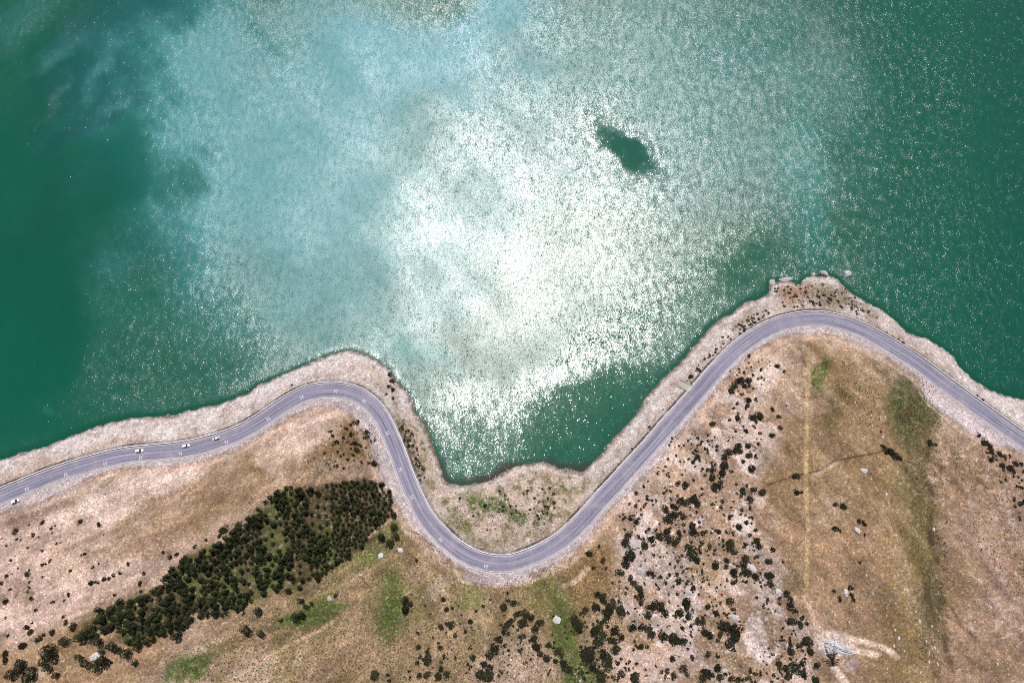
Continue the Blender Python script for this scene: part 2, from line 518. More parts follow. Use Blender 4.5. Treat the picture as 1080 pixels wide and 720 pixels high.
# road margins
lay((DR <= HALF_W + 1.2) * 1.0, (178, 168, 172))
inner = (SD < 0) & (DR > HALF_W)
wid = 3.0 + 2.2 * sstep(.4, .7, fbm(GX, GY, 40, 2, 91)) + 9 * np.clip(blob(1010, 440, 50, 13, 35, .4, TPX, TPY) + .8 * blob(522, 610, 34, 7, 0, .5, TPX, TPY), 0, 1) + 3.5 * blob(400, 470, 30, 60, -25, .5, TPX, TPY) + 3 * blob(20, 535, 60, 20, -20, .5, TPX, TPY)
lay(inner * sstep(wid + 1.6, wid - .8, DR - HALF_W + (n_mid - .5) * 3), (206, 188, 186))
lay(inner * sstep(.8, .2, np.abs(DR - HALF_W - wid + .5 + (n_fine - .5) * 2)) * .35, (112, 92, 78))
lay(inner * sstep(3.0, .5, np.abs(DR - HALF_W - wid - 3.2) + (n_mid - .5) * 3) * .55, (224, 192, 172))
# wet rim at the waterline
lay(sstep(2.6, .2, DSN + (n_fine - .5) * 2.2) * .75, (96, 78, 64))
lay(bank_m * sstep(1.4, .2, np.abs(DSN - 3.4 - 2.5 * (n_mid - .5))) * .4, (232, 222, 216))
ero = fbm((GX * .9 + GY * .4) / 3.2, -GX * .4 + GY * .9, 4.5, 5, 202)
ero2 = fbm((GX * .6 - GY * .8) / 3.0, GX * .8 + GY * .6, 6, 5, 203)
lft = sstep(470, 330, TPX)
e = ero * lft + ero2 * (1 - lft)
LC *= (1 + hill_m * np.clip((e - .5) * 1.1, -.34, .34))[..., None]
LC *= (.76 + .48 * n_fine)[..., None] * (.90 + .2 * n_big)[..., None]

ALB = .67                                            # appearance in full sun -> base colour


def grid_faces(nx, ny):
    i = np.arange(nx - 1)[None, :] + nx * np.arange(ny - 1)[:, None]
    return np.stack([i, i + 1, i + 1 + nx, i + nx], -1).reshape(-1, 4)


def add_attr(me, name, arr, typ):
    a = me.attributes.new(name, typ, 'POINT')
    if typ == 'FLOAT_COLOR':
        c = np.ones((len(arr), 4), np.float32)
        c[:, :3] = arr
        a.data.foreach_set('color', c.ravel())
    else:
        a.data.foreach_set('value', np.asarray(arr, np.float32).ravel())


def mat_ground():
    m, N, L, b = new_mat('earth')
    at = N.new('ShaderNodeAttribute'); at.attribute_name = 'cover'
    g = N.new('ShaderNodeNewGeometry')
    def noise(scale, det, rough=.6):
        n = N.new('ShaderNodeTexNoise'); n.inputs['Scale'].default_value = scale; n.inputs['Detail'].default_value = det
        n.inputs['Roughness'].default_value = rough
        L.new(g.outputs['Position'], n.inputs['Vector']); return n.outputs['Fac']
    n1, n2 = noise(1.05, 5, .8), noise(3.0, 3, .7)
    mr = N.new('ShaderNodeMapRange'); mr.inputs[1].default_value, mr.inputs[2].default_value = .32, .68
    mr.inputs[3].default_value, mr.inputs[4].default_value = .58, 1.40
    L.new(n1, mr.inputs[0])
    mr2 = N.new('ShaderNodeMapRange'); mr2.inputs[1].default_value, mr2.inputs[2].default_value = .3, .7
    mr2.inputs[3].default_value, mr2.inputs[4].default_value = .82, 1.18
    L.new(n2, mr2.inputs[0])
    vo = N.new('ShaderNodeTexVoronoi'); vo.inputs['Scale'].default_value = 1.35
    L.new(g.outputs['Position'], vo.inputs['Vector'])
    sx = N.new('ShaderNodeSeparateColor'); L.new(vo.outputs['Color'], sx.inputs[0])
    gr = N.new('ShaderNodeValToRGB'); gr.color_ramp.interpolation = 'CONSTANT'
    for q, (p_, v_) in enumerate(((0, .34), (.11, .40), (.22, .5), (.86, .62), (.94, .80))):
        e_ = gr.color_ramp.elements[q] if q < 2 else gr.color_ramp.elements.new(p_)
        e_.position = p_; e_.color = (v_, v_, v_, 1)
    L.new(sx.outputs[0], gr.inputs['Fac'])
    k = math_n(N, L, 'MULTIPLY', mr.outputs[0], mr2.outputs[0])
    k = math_n(N, L, 'MULTIPLY', k, math_n(N, L, 'MULTIPLY', gr.outputs['Color'], 2.0))
    vm = N.new('ShaderNodeVectorMath'); vm.operation = 'SCALE'
    L.new(at.outputs['Color'], vm.inputs[0]); L.new(k, vm.inputs['Scale'])
    L.new(vm.outputs[0], b.inputs['Base Color'])
    b.inputs['Roughness'].default_value = .95
    b.inputs['Specular IOR Level'].default_value = .15
    bp = N.new('ShaderNodeBump'); bp.inputs['Strength'].default_value = .9; bp.inputs['Distance'].default_value = .5
    L.new(n1, bp.inputs['Height']); L.new(bp.outputs[0], b.inputs['Normal'])
    return m


me = mesh_np('terrain', np.stack([GX, GY, HZ], -1).reshape(-1, 3), grid_faces(len(gx), len(gy)), mat_ground(), True)
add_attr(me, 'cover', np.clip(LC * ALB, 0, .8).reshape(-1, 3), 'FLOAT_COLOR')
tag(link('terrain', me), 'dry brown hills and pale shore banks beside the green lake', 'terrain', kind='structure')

# ------------------------------------------------------------------ lake
wx, wy = axis(-470, 470, 1.8, 5000), axis(-190, 480, 1.8, 5000)
QX, QY = np.meshgrid(wx, wy)
LPX, LPY = proj(QX, QY, np.zeros_like(QX))
bh = (QY * FWD[1] - HC * FWD[2]) < 50
LPX[bh] = 9999
jx = LPX + (fbm(QX, QY, 60, 6, 101) - .5) * 150
jy = LPY + (fbm(QX, QY, 60, 6, 111) - .5) * 150
kx = LPX + (fbm(QX, QY, 14, 4, 121) - .5) * 24
ky = LPY + (fbm(QX, QY, 14, 4, 131) - .5) * 24


def wb(cx, cy, rx, ry, a=0, soft=.45, j=True):
    return blob(cx, cy, rx, ry, a, soft, jx if j else kx, jy if j else ky)


ds_w = bilin(gx, gy, DSN, QX, QY)
wind = np.full(QX.shape, .10)                         # how steep the wind ripples stand


def setw(mask, v):
    global wind
    m = np.clip(mask, 0, 1)
    wind = wind * (1 - m) + v * m


setw(wb(500, 190, 390, 300, -15, .4), .172)
setw(wb(545, 330, 150, 90, -15, .8), .19)
setw(wb(270, 190, 170, 180, 0, .5) * .8, .185)
stk = fbm((QX * .75 + QY * .66) / 1.0, (QX * -.66 + QY * .75) / 4.2, 16, 4, 151)
setw(sstep(265, 95, jx + .8 * (kx - LPX) + (stk - .5) * 170 + (LPY - 200) * .05) * sstep(480, 420, LPY), .060)
setw(sstep(30, -60, jx + jy - 235) * .7, .07)
setw(wb(60, 230, 90, 200, 0, .3), .045)
setw(wb(110, 60, 110, 75, -20, .4), .075)
setw(wb(160, 320, 62, 95, 10, .5), .075)
setw(wb(165, 395, 130, 45, -15, .4), .085)
for a in ((60, 60, 30, 8, -35), (104, 76, 28, 7, -62), (35, 20, 40, 12, -50), (20, 5, 30, 14, -40), (55, 105, 26, 5, -55), (120, 110, 14, 8, -30), (150, 30, 40, 10, -25)):
    setw(wb(*a, .9, False) * .55, .15)
setw(sstep(780, 960, jx + .1 * (LPY - 150)), .124)
setw(wb(850, 190, 16, 75, -8, .7, False) * .7, .15)
setw(sstep(980, 1100, jx), .098)
setw(wb(775, 290, 90, 36, -35, .7, False), .062)
setw(wb(690, 395, 125, 36, -46, .6, False), .066)
setw(wb(640, 440, 70, 36, -46, .6, False), .052)
setw(wb(545, 285, 110, 85, -25, .8), .135)
setw(wb(585, 470, 125, 68, -32, .35, False), .036)
setw(wb(490, 460, 52, 70, 15, .6, False) * .9, .072)
setw(wb(659, 158, 46, 22, 42, .60, False) * (.86 + .14 * sstep(.3, .5, fbm(QX, QY, 5, 3, 171))), .018)
setw(wb(1045, 160, 18, 30, 0, .5) * .6, .05)
setw(sstep(9, 2, ds_w * -1.0 + 0) * sstep(6, 0, -ds_w), .03)
stk = fbm((QX * .75 + QY * .66) / 1.0, (QX * -.66 + QY * .75) / 4.2, 16, 4, 151)
sharp = np.clip(sstep(790, 950, jx + .1 * (LPY - 150)) + wb(700, 380, 170, 60, -44, .5) + wb(590, 465, 80, 50, -30, .6) + .8 * wb(170, 350, 110, 110, 0, .6) + .6 * wb(640, 250, 190, 150, -20, .7)
                + wb(660, 158, 44, 19, 42, .55, False), 0, 1)        # clean wave faces without fine ripples: separate sparks
sharp = sharp * (1 - .85 * wb(495, 440, 75, 85, 0, .5, False))
wind = wind * (1 + .42 * sharp * sstep(.04, .08, wind))
wind = wind * (1 + .50 * (stk - .5) * sstep(.03, .07, wind) + .7 * (fbm(QX, QY, 34, 4, 161) - .5))
gloss = (.07 + 2.0 * wind) * (1 - sharp) + sharp * np.minimum(.055 + 1.9 * wind, .235)                             # micro-roughness: fine capillary ripples blur the glint
gloss += .07 * np.clip(wb(330, 180, 150, 150, 0, .5) + wb(480, 60, 90, 60, 0, .5), 0, 1)
wcol = np.zeros(QX.shape + (3,)) + lin((0, 108, 80))


def layw(mask, rgb):
    global wcol
    m = np.clip(mask, 0, 1)[..., None]
    wcol = wcol * (1 - m) + lin(rgb) * m


layw(sstep(300, 0, LPX) * .6, (0, 110, 82))
layw(wb(140, 40, 130, 50, -25, .6) * .7, (0, 92, 86))
layw(wb(110, 115, 60, 16, -25, .6) * .7, (0, 76, 74))
layw(wb(70, 240, 60, 90, 0, .6) * .5, (0, 90, 64))
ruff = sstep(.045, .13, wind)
layw(wb(300, 170, 190, 170, 0, .6) * .85 * (.30 + .70 * ruff), (44, 168, 174))  # cyan layers put sky reflection and sun glint into the water colour
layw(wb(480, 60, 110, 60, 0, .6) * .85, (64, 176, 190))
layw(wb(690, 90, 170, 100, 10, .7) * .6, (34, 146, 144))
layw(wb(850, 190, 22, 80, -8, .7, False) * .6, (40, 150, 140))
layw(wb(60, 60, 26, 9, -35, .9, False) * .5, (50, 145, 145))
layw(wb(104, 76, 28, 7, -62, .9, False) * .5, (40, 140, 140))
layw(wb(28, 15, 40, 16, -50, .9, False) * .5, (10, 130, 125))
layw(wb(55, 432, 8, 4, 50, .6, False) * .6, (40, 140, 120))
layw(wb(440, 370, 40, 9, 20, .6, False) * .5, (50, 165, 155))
layw(sstep(980, 1080, LPX) * .45, (0, 92, 76))
layw(wb(659, 158, 50, 26, 42, .6, False) * .9, (0, 106, 78))
shal = sstep(-7, -.5, ds_w + (fbm(QX, QY, 7, 3, 141) - .5) * 4)
layw(shal * .45, (24, 92, 66))
layw(shal * wb(545, 500, 95, 14, 0, .5, False) * .9, (70, 58, 44))


def mat_water():
    m, N, L, b = new_mat('lake_water')
    g = N.new('ShaderNodeNewGeometry')
    a1 = N.new('ShaderNodeAttribute'); a1.attribute_name = 'tint'
    a2 = N.new('ShaderNodeAttribute'); a2.attribute_name = 'wind'
    a3 = N.new('ShaderNodeAttribute'); a3.attribute_name = 'gloss'
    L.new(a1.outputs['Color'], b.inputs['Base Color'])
    L.new(a3.outputs['Fac'], b.inputs['Roughness'])
    b.inputs['IOR'].default_value = 1.44
    b.inputs['Specular IOR Level'].default_value = 1.0
    mp = N.new('ShaderNodeMapping'); mp.inputs['Rotation'].default_value = (0, 0, R(10)); mp.inputs['Scale'].default_value = (1.7, .95, 1)
    L.new(g.outputs['Position'], mp.inputs['Vector'])
    def ripple(scale, det):
        n = N.new('ShaderNodeTexNoise'); n.inputs['Scale'].default_value = scale; n.inputs['Detail'].default_value = det
        n.inputs['Roughness'].default_value = .6
        L.new(mp.outputs[0], n.inputs['Vector'])
        s = N.new('ShaderNodeVectorMath'); s.operation = 'SUBTRACT'; s.inputs[1].default_value = (.5, .5, .5)
        L.new(n.outputs['Color'], s.inputs[0]); return s.outputs[0]
    ad = N.new('ShaderNodeVectorMath'); ad.operation = 'ADD'
    sc0 = N.new('ShaderNodeVectorMath'); sc0.operation = 'SCALE'; sc0.inputs['Scale'].default_value = .35
    L.new(ripple(.16, 2), sc0.inputs[0])
    L.new(ripple(1.35, 2), ad.inputs[0]); L.new(sc0.outputs[0], ad.inputs[1])
    ln = N.new('ShaderNodeVectorMath'); ln.operation = 'LENGTH'
    L.new(ad.outputs[0], ln.inputs[0])
    steep = math_n(N, L, 'ADD', math_n(N, L, 'MULTIPLY', math_n(N, L, 'POWER', ln.outputs['Value'], 3.0), 40.0), .48)
    sc = N.new('ShaderNodeVectorMath'); sc.operation = 'SCALE'
    L.new(ad.outputs[0], sc.inputs[0])
    L.new(math_n(N, L, 'MULTIPLY', math_n(N, L, 'MULTIPLY', a2.outputs['Fac'], 7.6), steep), sc.inputs['Scale'])
    fl = N.new('ShaderNodeVectorMath'); fl.operation = 'MULTIPLY'; fl.inputs[1].default_value = (1, 1, 0)
    L.new(sc.outputs[0], fl.inputs[0])
    up = N.new('ShaderNodeVectorMath'); up.operation = 'ADD'; up.inputs[1].default_value = (0, 0, 1)
    L.new(fl.outputs[0], up.inputs[0])
    nm = N.new('ShaderNodeVectorMath'); nm.operation = 'NORMALIZE'
    L.new(up.outputs[0], nm.inputs[0])
    L.new(nm.outputs[0], b.inputs['Normal'])
    return m


me = mesh_np('lake', np.stack([QX, QY, np.zeros_like(QX)], -1).reshape(-1, 3), grid_faces(len(wx), len(wy)), mat_water(), True)
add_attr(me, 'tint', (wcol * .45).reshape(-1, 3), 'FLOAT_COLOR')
add_attr(me, 'wind', wind.ravel(), 'FLOAT')
add_attr(me, 'gloss', gloss.ravel(), 'FLOAT')
tag(link('lake', me), 'emerald lake ruffled by wind, glittering under a high sun', 'lake', kind='structure')

# ------------------------------------------------------------------ road
def offset(c, off):
    t = np.gradient(c[:, :2], axis=0)
    t /= np.linalg.norm(t, axis=1)[:, None]
    n = np.stack([-t[:, 1], t[:, 0]], 1)               # towards the lake
    return c[:, :2] + n * np.asarray(off).reshape(-1, 1) if np.ndim(off) else c[:, :2] + n * off


def ribbon(c, profile, closed=False):
    """sweep a profile of (offset, height) along the road"""
    n, k = len(c), len(profile)
    V = np.zeros((n, k, 3))
    for j, (o, h) in enumerate(profile):
        V[:, j, :2] = offset(c, o)
        V[:, j, 2] = c[:, 2] + h
    kk = k if closed else k - 1
    i = (np.arange(n - 1) * k)[:, None]
    j = np.arange(kk)[None, :]
    j2 = (j + 1) % k
    Fc = np.stack([i + j, i + k + j, i + k + j2, i + j2], -1).reshape(-1, 4)
    return V.reshape(-1, 3), Fc


inview = road_c[(road_c[:, 0] > -420) & (road_c[:, 0] < 420)]


def mat_asphalt():
    m, N, L, b = new_mat('asphalt')
    at = N.new('ShaderNodeAttribute'); at.attribute_name = 'across'
    al = N.new('ShaderNodeAttribute'); al.attribute_name = 'along'
    cb = N.new('ShaderNodeCombineXYZ')
    L.new(math_n(N, L, 'MULTIPLY', at.outputs['Fac'], 1.1), cb.inputs[0]); L.new(math_n(N, L, 'MULTIPLY', al.outputs['Fac'], .022), cb.inputs[1])
    n = N.new('ShaderNodeTexNoise'); n.inputs['Scale'].default_value = 1.0; n.inputs['Detail'].default_value = 5
    L.new(cb.outputs[0], n.inputs['Vector'])
    g = N.new('ShaderNodeNewGeometry')
    n2 = N.new('ShaderNodeTexNoise'); n2.inputs['Scale'].default_value = .9; n2.inputs['Detail'].default_value = 4
    L.new(g.outputs['Position'], n2.inputs['Vector'])
    v = math_n(N, L, 'ADD', math_n(N, L, 'MULTIPLY', n.outputs['Fac'], .75), math_n(N, L, 'MULTIPLY', n2.outputs['Fac'], .25))
    r = N.new('ShaderNodeValToRGB')
    r.color_ramp.elements[0].position, r.color_ramp.elements[1].position = .36, .64
    r.color_ramp.elements[0].color = (.125, .115, .155, 1)
    r.color_ramp.elements[1].color = (.265, .245, .310, 1)
    L.new(v, r.inputs['Fac'])
    ed = math_n(N, L, 'MULTIPLY', math_n(N, L, 'SUBTRACT', math_n(N, L, 'ABSOLUTE', at.outputs['Fac']), 3.3), .8)
    n3 = N.new('ShaderNodeTexNoise'); n3.inputs['Scale'].default_value = .16; n3.inputs['Detail'].default_value = 5
    L.new(g.outputs['Position'], n3.inputs['Vector'])
    du = math_n(N, L, 'MULTIPLY', ed, math_n(N, L, 'SUBTRACT', math_n(N, L, 'MULTIPLY', n3.outputs['Fac'], 2.6), .8, True), True)
    du = math_n(N, L, 'ADD', du, math_n(N, L, 'MULTIPLY', math_n(N, L, 'SUBTRACT', n3.outputs['Fac'], .52, True), 1.6), True)
    mx = N.new('ShaderNodeMix'); mx.data_type = 'RGBA'
    L.new(du, mx.inputs[0]); L.new(r.outputs['Color'], mx.inputs[6]); mx.inputs[7].default_value = (.36, .31, .30, 1)
    L.new(mx.outputs[2], b.inputs['Base Color'])
    b.inputs['Roughness'].default_value = .9
    b.inputs['Specular IOR Level'].default_value = .2
    return m


prof = [(-HALF_W, -.3)] + [(o, .03 - .02 * abs(o) / HALF_W) for o in np.linspace(-HALF_W, HALF_W, 13)] + [(HALF_W, -.3)]
V, Fc = ribbon(road_c, prof)
me = mesh_np('road', V, Fc[:, ::-1], mat_asphalt(), False)
add_attr(me, 'across', np.tile([p[0] for p in prof], len(road_c)), 'FLOAT')
add_attr(me, 'along', np.repeat(road_s, len(prof)), 'FLOAT')
tag(link('road', me), 'grey asphalt road winding along the lake shore', 'road', kind='structure')

paint = simple('road_paint', (.46, .44, .48), .7, var=.25, scale=.6)
for off, w in ((HALF_W - .45, .2), (-HALF_W + .45, .26), (.15, .12)):
    V, Fc = ribbon(inview, [(off - w / 2, .045), (off + w / 2, .045)])
    tag(link('road_line', mesh_np('road_line', V, Fc[:, ::-1], paint)),
        {HALF_W - .45: 'white painted edge line on the lake side of the road', -HALF_W + .45: 'white painted edge line on the hill side of the road',
         .15: 'thin faded centre line along the road'}[off], 'road marking', kind='structure')


def road_at(px, py):
    x, y = unproj(px, py, float(road_z(px)))
    i = int(np.argmin((road_c[:, 0] - x) ** 2 + (road_c[:, 1] - y) ** 2))
    t = road_c[i + 1, :2] - road_c[i - 1, :2]
    return i, np.array([x, y]), t / np.linalg.norm(t)


bright = simple('white_marking', (.44, .43, .47), .7, var=.3, scale=.8)
MARKS = [(30, 516, -2.2), (70, 500, -2.2), (110, 489, -2.2), (150, 481, -2.2), (190, 478, -2.2), (238, 466, -2), (282, 442, -1.6), (320, 419, -1), (353, 412.5, -.6), (384, 423, -.8),
         (406, 457, -1.2), (420, 494, -1.6), (433, 525, -1.6), (464, 571, -2), (514, 597, -2)]
bmm = bmesh.new()
for px, py, off in MARKS:
    i, p, t = road_at(px, py)
    nrm = np.array([-t[1], t[0]])
    c0 = road_c[i, :2]
    for (u0, u1, w0, w1) in ((-.95, -.5, -1.3, 1.3), (.5, .95, -1.3, 1.3), (-.5, .5, -.18, .18)):
        q = []
        for u, w in ((u0, w0), (u1, w0), (u1, w1), (u0, w1)):
            xy = c0 + t * u + nrm * (off + w)
            q.append(bmm.verts.new((xy[0], xy[1], road_c[i, 2] + .055)))
        f = bmm.faces.new(q)
        f.normal_update()
        if f.normal.z < 0: f.normal_flip()
tag(bm_obj('lane_marking', bmm, bright), 'white H shaped markings painted at intervals across the hill side lane', 'road marking', kind='structure')

# kerb on the hill side, barrier on the lake side
conc = simple('pale_concrete', (.50, .47, .47), .85, var=.18, scale=.4)
V, Fc = ribbon(inview, [(-HALF_W - .35, -.12), (-HALF_W - .35, .14), (-HALF_W - .7, .14), (-HALF_W - .7, -.12)])
tag(link('kerb', mesh_np('kerb', V, Fc, conc)), 'pale concrete kerb along the hill side of the road', 'kerb', kind='structure')
wall_m = simple('barrier_concrete', (.56, .54, .55), .8, var=.15, scale=.5)
bar = empty('roadside_barrier', tuple(inview[len(inview) // 2]))
tag(bar, 'long low white barrier following the lake side of the winding road', 'barrier')
V, Fc = ribbon(inview, [(HALF_W + .28, -.3), (HALF_W + .34, .72), (HALF_W + .58, .72), (HALF_W + .64, -.3)])
V = V - np.array(bar.location)
link('parapet', mesh_np('parapet', V, Fc, wall_m), bar)
V, Fc = ribbon(inview, [(HALF_W + .30, .722), (HALF_W + .30, .82), (HALF_W + .62, .82), (HALF_W + .62, .722)])
V = V - np.array(bar.location)
link('coping', mesh_np('coping', V, Fc, simple('coping_white', (.72, .70, .72), .7, var=.1, scale=.5)), bar)

# ------------------------------------------------------------------ drainage chute below the straight
dm = simple('chute_stone', (.30, .25, .21), .9, var=.3, scale=2)
ch = None
x0, y0, z0 = P(731, 408); x1, y1, z1 = P(717, 400)
ch = tag(empty('drainage_chute', (float(x0), float(y0), float(z0))), 'dark stone drainage chute running from the straight road down the bank', 'drain')
d = Vector((float(x1 - x0), float(y1 - y0), float(z1 - z0)))
nn = Vector((-d.y, d.x, 0)).normalized()
for s, k in ((0, 1.0), (4.6, .75)):
    b_ = bmesh.new()
    a = nn * s
    for q in range(6):
        p0, p1 = a + d * (q / 6 * k), a + d * ((q + 1) / 6 * k)
        gz0 = float(ground_z(x0 + p0.x, y0 + p0.y)) - z0; gz1 = float(ground_z(x0 + p1.x, y0 + p1.y)) - z0
        add_bar(b_, (p0.x, p0.y, gz0 + .25), (p1.x, p1.y, gz1 + .25), .75)
    bm_obj('side_wall', b_, dm, ch)
b_ = bmesh.new()
for q in range(6):
    p0, p1 = nn * 2.3 + d * (q / 6 * .85), nn * 2.3 + d * ((q + 1) / 6 * .85)
    gz = [float(ground_z(x0 + p.x, y0 + p.y)) - z0 for p in (p0, p1)]
    dd = Vector((p1.x - p0.x, p1.y - p0.y, gz[1] - gz[0]))
    add_box(b_, ((p0.x + p1.x) / 2, (p0.y + p1.y) / 2, sum(gz) / 2 + .05), (3.6, .3, dd.length), dd.to_track_quat('Z', 'Y').to_matrix())
bm_obj('channel_bed', b_, simple('chute_bed', (.36, .32, .28), .9, var=.25, scale=2), ch)

# ------------------------------------------------------------------ labels by the nearest landmark
LANDMARKS = [
    (874, 682, 'the steel lattice tower'), (793, 599, 'the white boulder ringed by bushes'), (821, 624, 'the blocky white boulder in the bush line'),
    (100, 694, 'the white rock among lone trees'), (587, 654, 'the white rock in the green gully'), (692, 655, 'the tan knob in the thicket'),
    (668, 577, 'the pale outcrop hooked by scrub'), (675, 602, 'the pale hump beside the scrub line'), (775, 654, 'the pale slab at the scrub edge'), (905, 559, 'the narrow pale rock on the bare hill'),
    (894, 624, 'the pale rock on the bare slope'), (911, 496, 'the flat white slab below the footpath'), (941, 479, 'the footpath thicket'),
    (1045, 468, 'the wide gravel lay-by'), (725, 404, 'the drainage chute'), (408, 512, 'the forest corner nearest the road'), (92, 668, 'the tip of the forest tail'),
    (17, 529, 'the parked car'), (330, 445, 'the bare pale bowl inside the bend'), (370, 472, 'the brown knoll inside the bend'), (525, 605, 'the bend at the valley head'),
    (416, 642, 'the narrow green meadow strip'), (330, 647, 'the green patch below the forest'), (411, 580, 'the two white rocks below the forest'), (530, 665, 'the scrub row in the lower meadow'),
    (827, 299, 'the round rock on the cape'), (740, 480, 'the straight road'), (780, 405, 'the thicket above the straight road'), (715, 533, 'the thicket over the valley bend'),
    (760, 505, 'the scrub chain on the rocky slope'), (730, 582, 'the long dark thicket on pale rock'), (695, 642, 'the dark gully in the rocks'), (640, 648, 'the thicket above the green gully'),
    (560, 660, 'the scrub beside the green gully'), (648, 676, 'the curved hedge-like thicket'), (720, 700, 'the pale clearing at the slope foot'), (770, 675, 'the triangular thicket'),
    (837, 648, 'the bush line above the tower'), (838, 700, 'the scrub beside the tower track'), (774, 580, 'the scrub column in the open grass'), (810, 445, 'the hill track'),
    (5, 620, 'the pale hillside above the tree clump'), (110, 612, 'the scrub streak on the pale hill'), (60, 560, 'the pale slope under the road'), (180, 586, 'the scrub streak above the forest'), (240, 560, 'the upper forest edge'),
    (25, 700, 'the tree clump at the slope foot'), (620, 590, 'the grassy bank behind the bend'), (460, 660, 'the open meadow'), (455, 700, 'the bushy end of the meadow'), (965, 435, 'the dark green hollow'),
    (970, 665, 'the stony pasture'), (1035, 650, 'the pink bare slope'), (945, 610, 'the olive grass strip'), (920, 450, 'the hilltop stones'), (630, 700, 'the big bushes at the gully foot'),
]
ORD = ['closest', 'second closest', 'third closest', 'fourth closest', 'fifth closest', 'sixth closest', 'seventh closest', 'eighth closest', 'ninth closest', 'tenth closest',
       'eleventh closest', 'twelfth closest', 'thirteenth closest', 'fourteenth closest', 'fifteenth closest', 'sixteenth closest', 'seventeenth closest', 'eighteenth closest']


def make_labels(pts, nouns):
    """one label per thing: the kind, and its rank among such things around the nearest landmark"""
    near = {}
    for k, (x, y) in enumerate(pts):
        j = min(range(len(LANDMARKS)), key=lambda q: (LANDMARKS[q][0] - x) ** 2 + (LANDMARKS[q][1] - y) ** 2)
        near.setdefault(j, []).append(((LANDMARKS[j][0] - x) ** 2 + (LANDMARKS[j][1] - y) ** 2, k))
    out = [None] * len(pts)
    for j, v in near.items():
        v.sort()
        for r, (_, k) in enumerate(v):
            out[k] = '%s, %s to %s' % (nouns[k], ORD[min(r, len(ORD) - 1)], LANDMARKS[j][2])
    return out


# ------------------------------------------------------------------ foliage
def foliage_mat(name, a, c):
    m, N, L, b = new_mat(name)
    g = N.new('ShaderNodeNewGeometry'); oi = N.new('ShaderNodeObjectInfo')
    n = N.new('ShaderNodeTexNoise'); n.inputs['Scale'].default_value = .9; n.inputs['Detail'].default_value = 3
    L.new(g.outputs['Position'], n.inputs['Vector'])
    v = math_n(N, L, 'ADD', math_n(N, L, 'MULTIPLY', n.outputs['Fac'], .6), math_n(N, L, 'MULTIPLY', oi.outputs['Random'], .4))
    v = math_n(N, L, 'ADD', v, math_n(N, L, 'MULTIPLY', math_n(N, L, 'SUBTRACT', g.outputs['Random Per Island'], .5), .35))
    r = N.new('ShaderNodeValToRGB')
    r.color_ramp.elements[0].position, r.color_ramp.elements[1].position = .28, .8
    r.color_ramp.elements[0].color = (*a, 1); r.color_ramp.elements[1].color = (*c, 1)
    L.new(v, r.inputs['Fac']); L.new(r.outputs['Color'], b.inputs['Base Color'])
    b.inputs['Roughness'].default_value = .85
    b.inputs['Specular IOR Level'].default_value = .12
    return m


M_TREE = foliage_mat('tree_leaves', (.011, .017, .008), (.048, .058, .024))
M_BUSH = foliage_mat('bush_leaves', (.011, .013, .008), (.040, .040, .021))
M_GRASS = foliage_mat('tuft_blades', (.045, .050, .022), (.150, .125, .065))
M_BARK = simple('bark', (.055, .042, .032), .9, var=.3, scale=6)


def leaf_cloud(r, n, shape, size, squash):
    """n leaf clumps (folded quads) through a crown's volume, in units of its radius"""
    V, Fc = [], []
    lob = [(r.uniform(-1, 1), r.uniform(-1, 1), r.uniform(-1, 1), r.uniform(.1, .28)) for _ in range(7)]
    for k in range(n):
        while True:
            p = Vector((r.uniform(-1, 1), r.uniform(-1, 1), r.uniform(-1, 1)))
            if .05 < p.length <= 1: break
        d = p.normalized()
        rad = 1 + sum(w * math.sin(3 * (d.x * a + d.y * b + d.z * c) + a * 5) for a, b, c, w in lob) * .55
        q = d * (p.length ** .42) * rad
        prof = shape(q.z)
        q = Vector((q.x * prof, q.y * prof, q.z * squash))
        u = Vector((r.uniform(-1, 1), r.uniform(-1, 1), r.uniform(-.6, .6))).normalized()
        nrm = (d + Vector((r.uniform(-1, 1), r.uniform(-1, 1), r.uniform(-.2, 1.2)))).normalized()
        v = nrm.cross(u)
        if v.length < .1: continue
        v.normalize(); u = v.cross(nrm)
        s = size * r.uniform(.6, 1.35)
        i = len(V)
        V += [q - u * s, q + v * s * .6 + nrm * s * .3, q + u * s, q - v * s * .6 + nrm * s * .3]
        Fc.append((i, i + 1, i + 2, i + 3))
    return np.array([tuple(v) for v in V]), np.array(Fc)


def tree_meshes(seed, lone=False):
    r = random.Random(seed)
    hgt = 1.5 + .5 * r.random()
    if lone: V, Fc = leaf_cloud(r, 430, lambda z: .98 - .30 * max(z, 0) ** 1.5, .15, hgt * .72)
    else: V, Fc = leaf_cloud(r, 430, lambda z: .86 - .56 * z if z > -.25 else 1.0 + .5 * (z + .25), .15, hgt)
    V[:, 2] += hgt * 1.12
    crown = mesh_np('crown', V, Fc, M_TREE)
    b = bmesh.new()
    add_cyl(b, (0, 0, -.35), (.03, .02, hgt * .9), .085, .05, 7)
    add_cyl(b, (.03, .02, hgt * .88), (.0, .05, hgt * 1.5), .05, .015, 6)
    for k in range(7):
        a = k * 2.4 + r.random()
        z = hgt * (.45 + .12 * k)
        add_cyl(b, (.02, .02, z), (math.cos(a) * .62, math.sin(a) * .62, z + .25), .032, .008, 5)
    me = bpy.data.meshes.new('trunk'); b.to_mesh(me); b.free(); me.materials.append(M_BARK)
    return crown, me


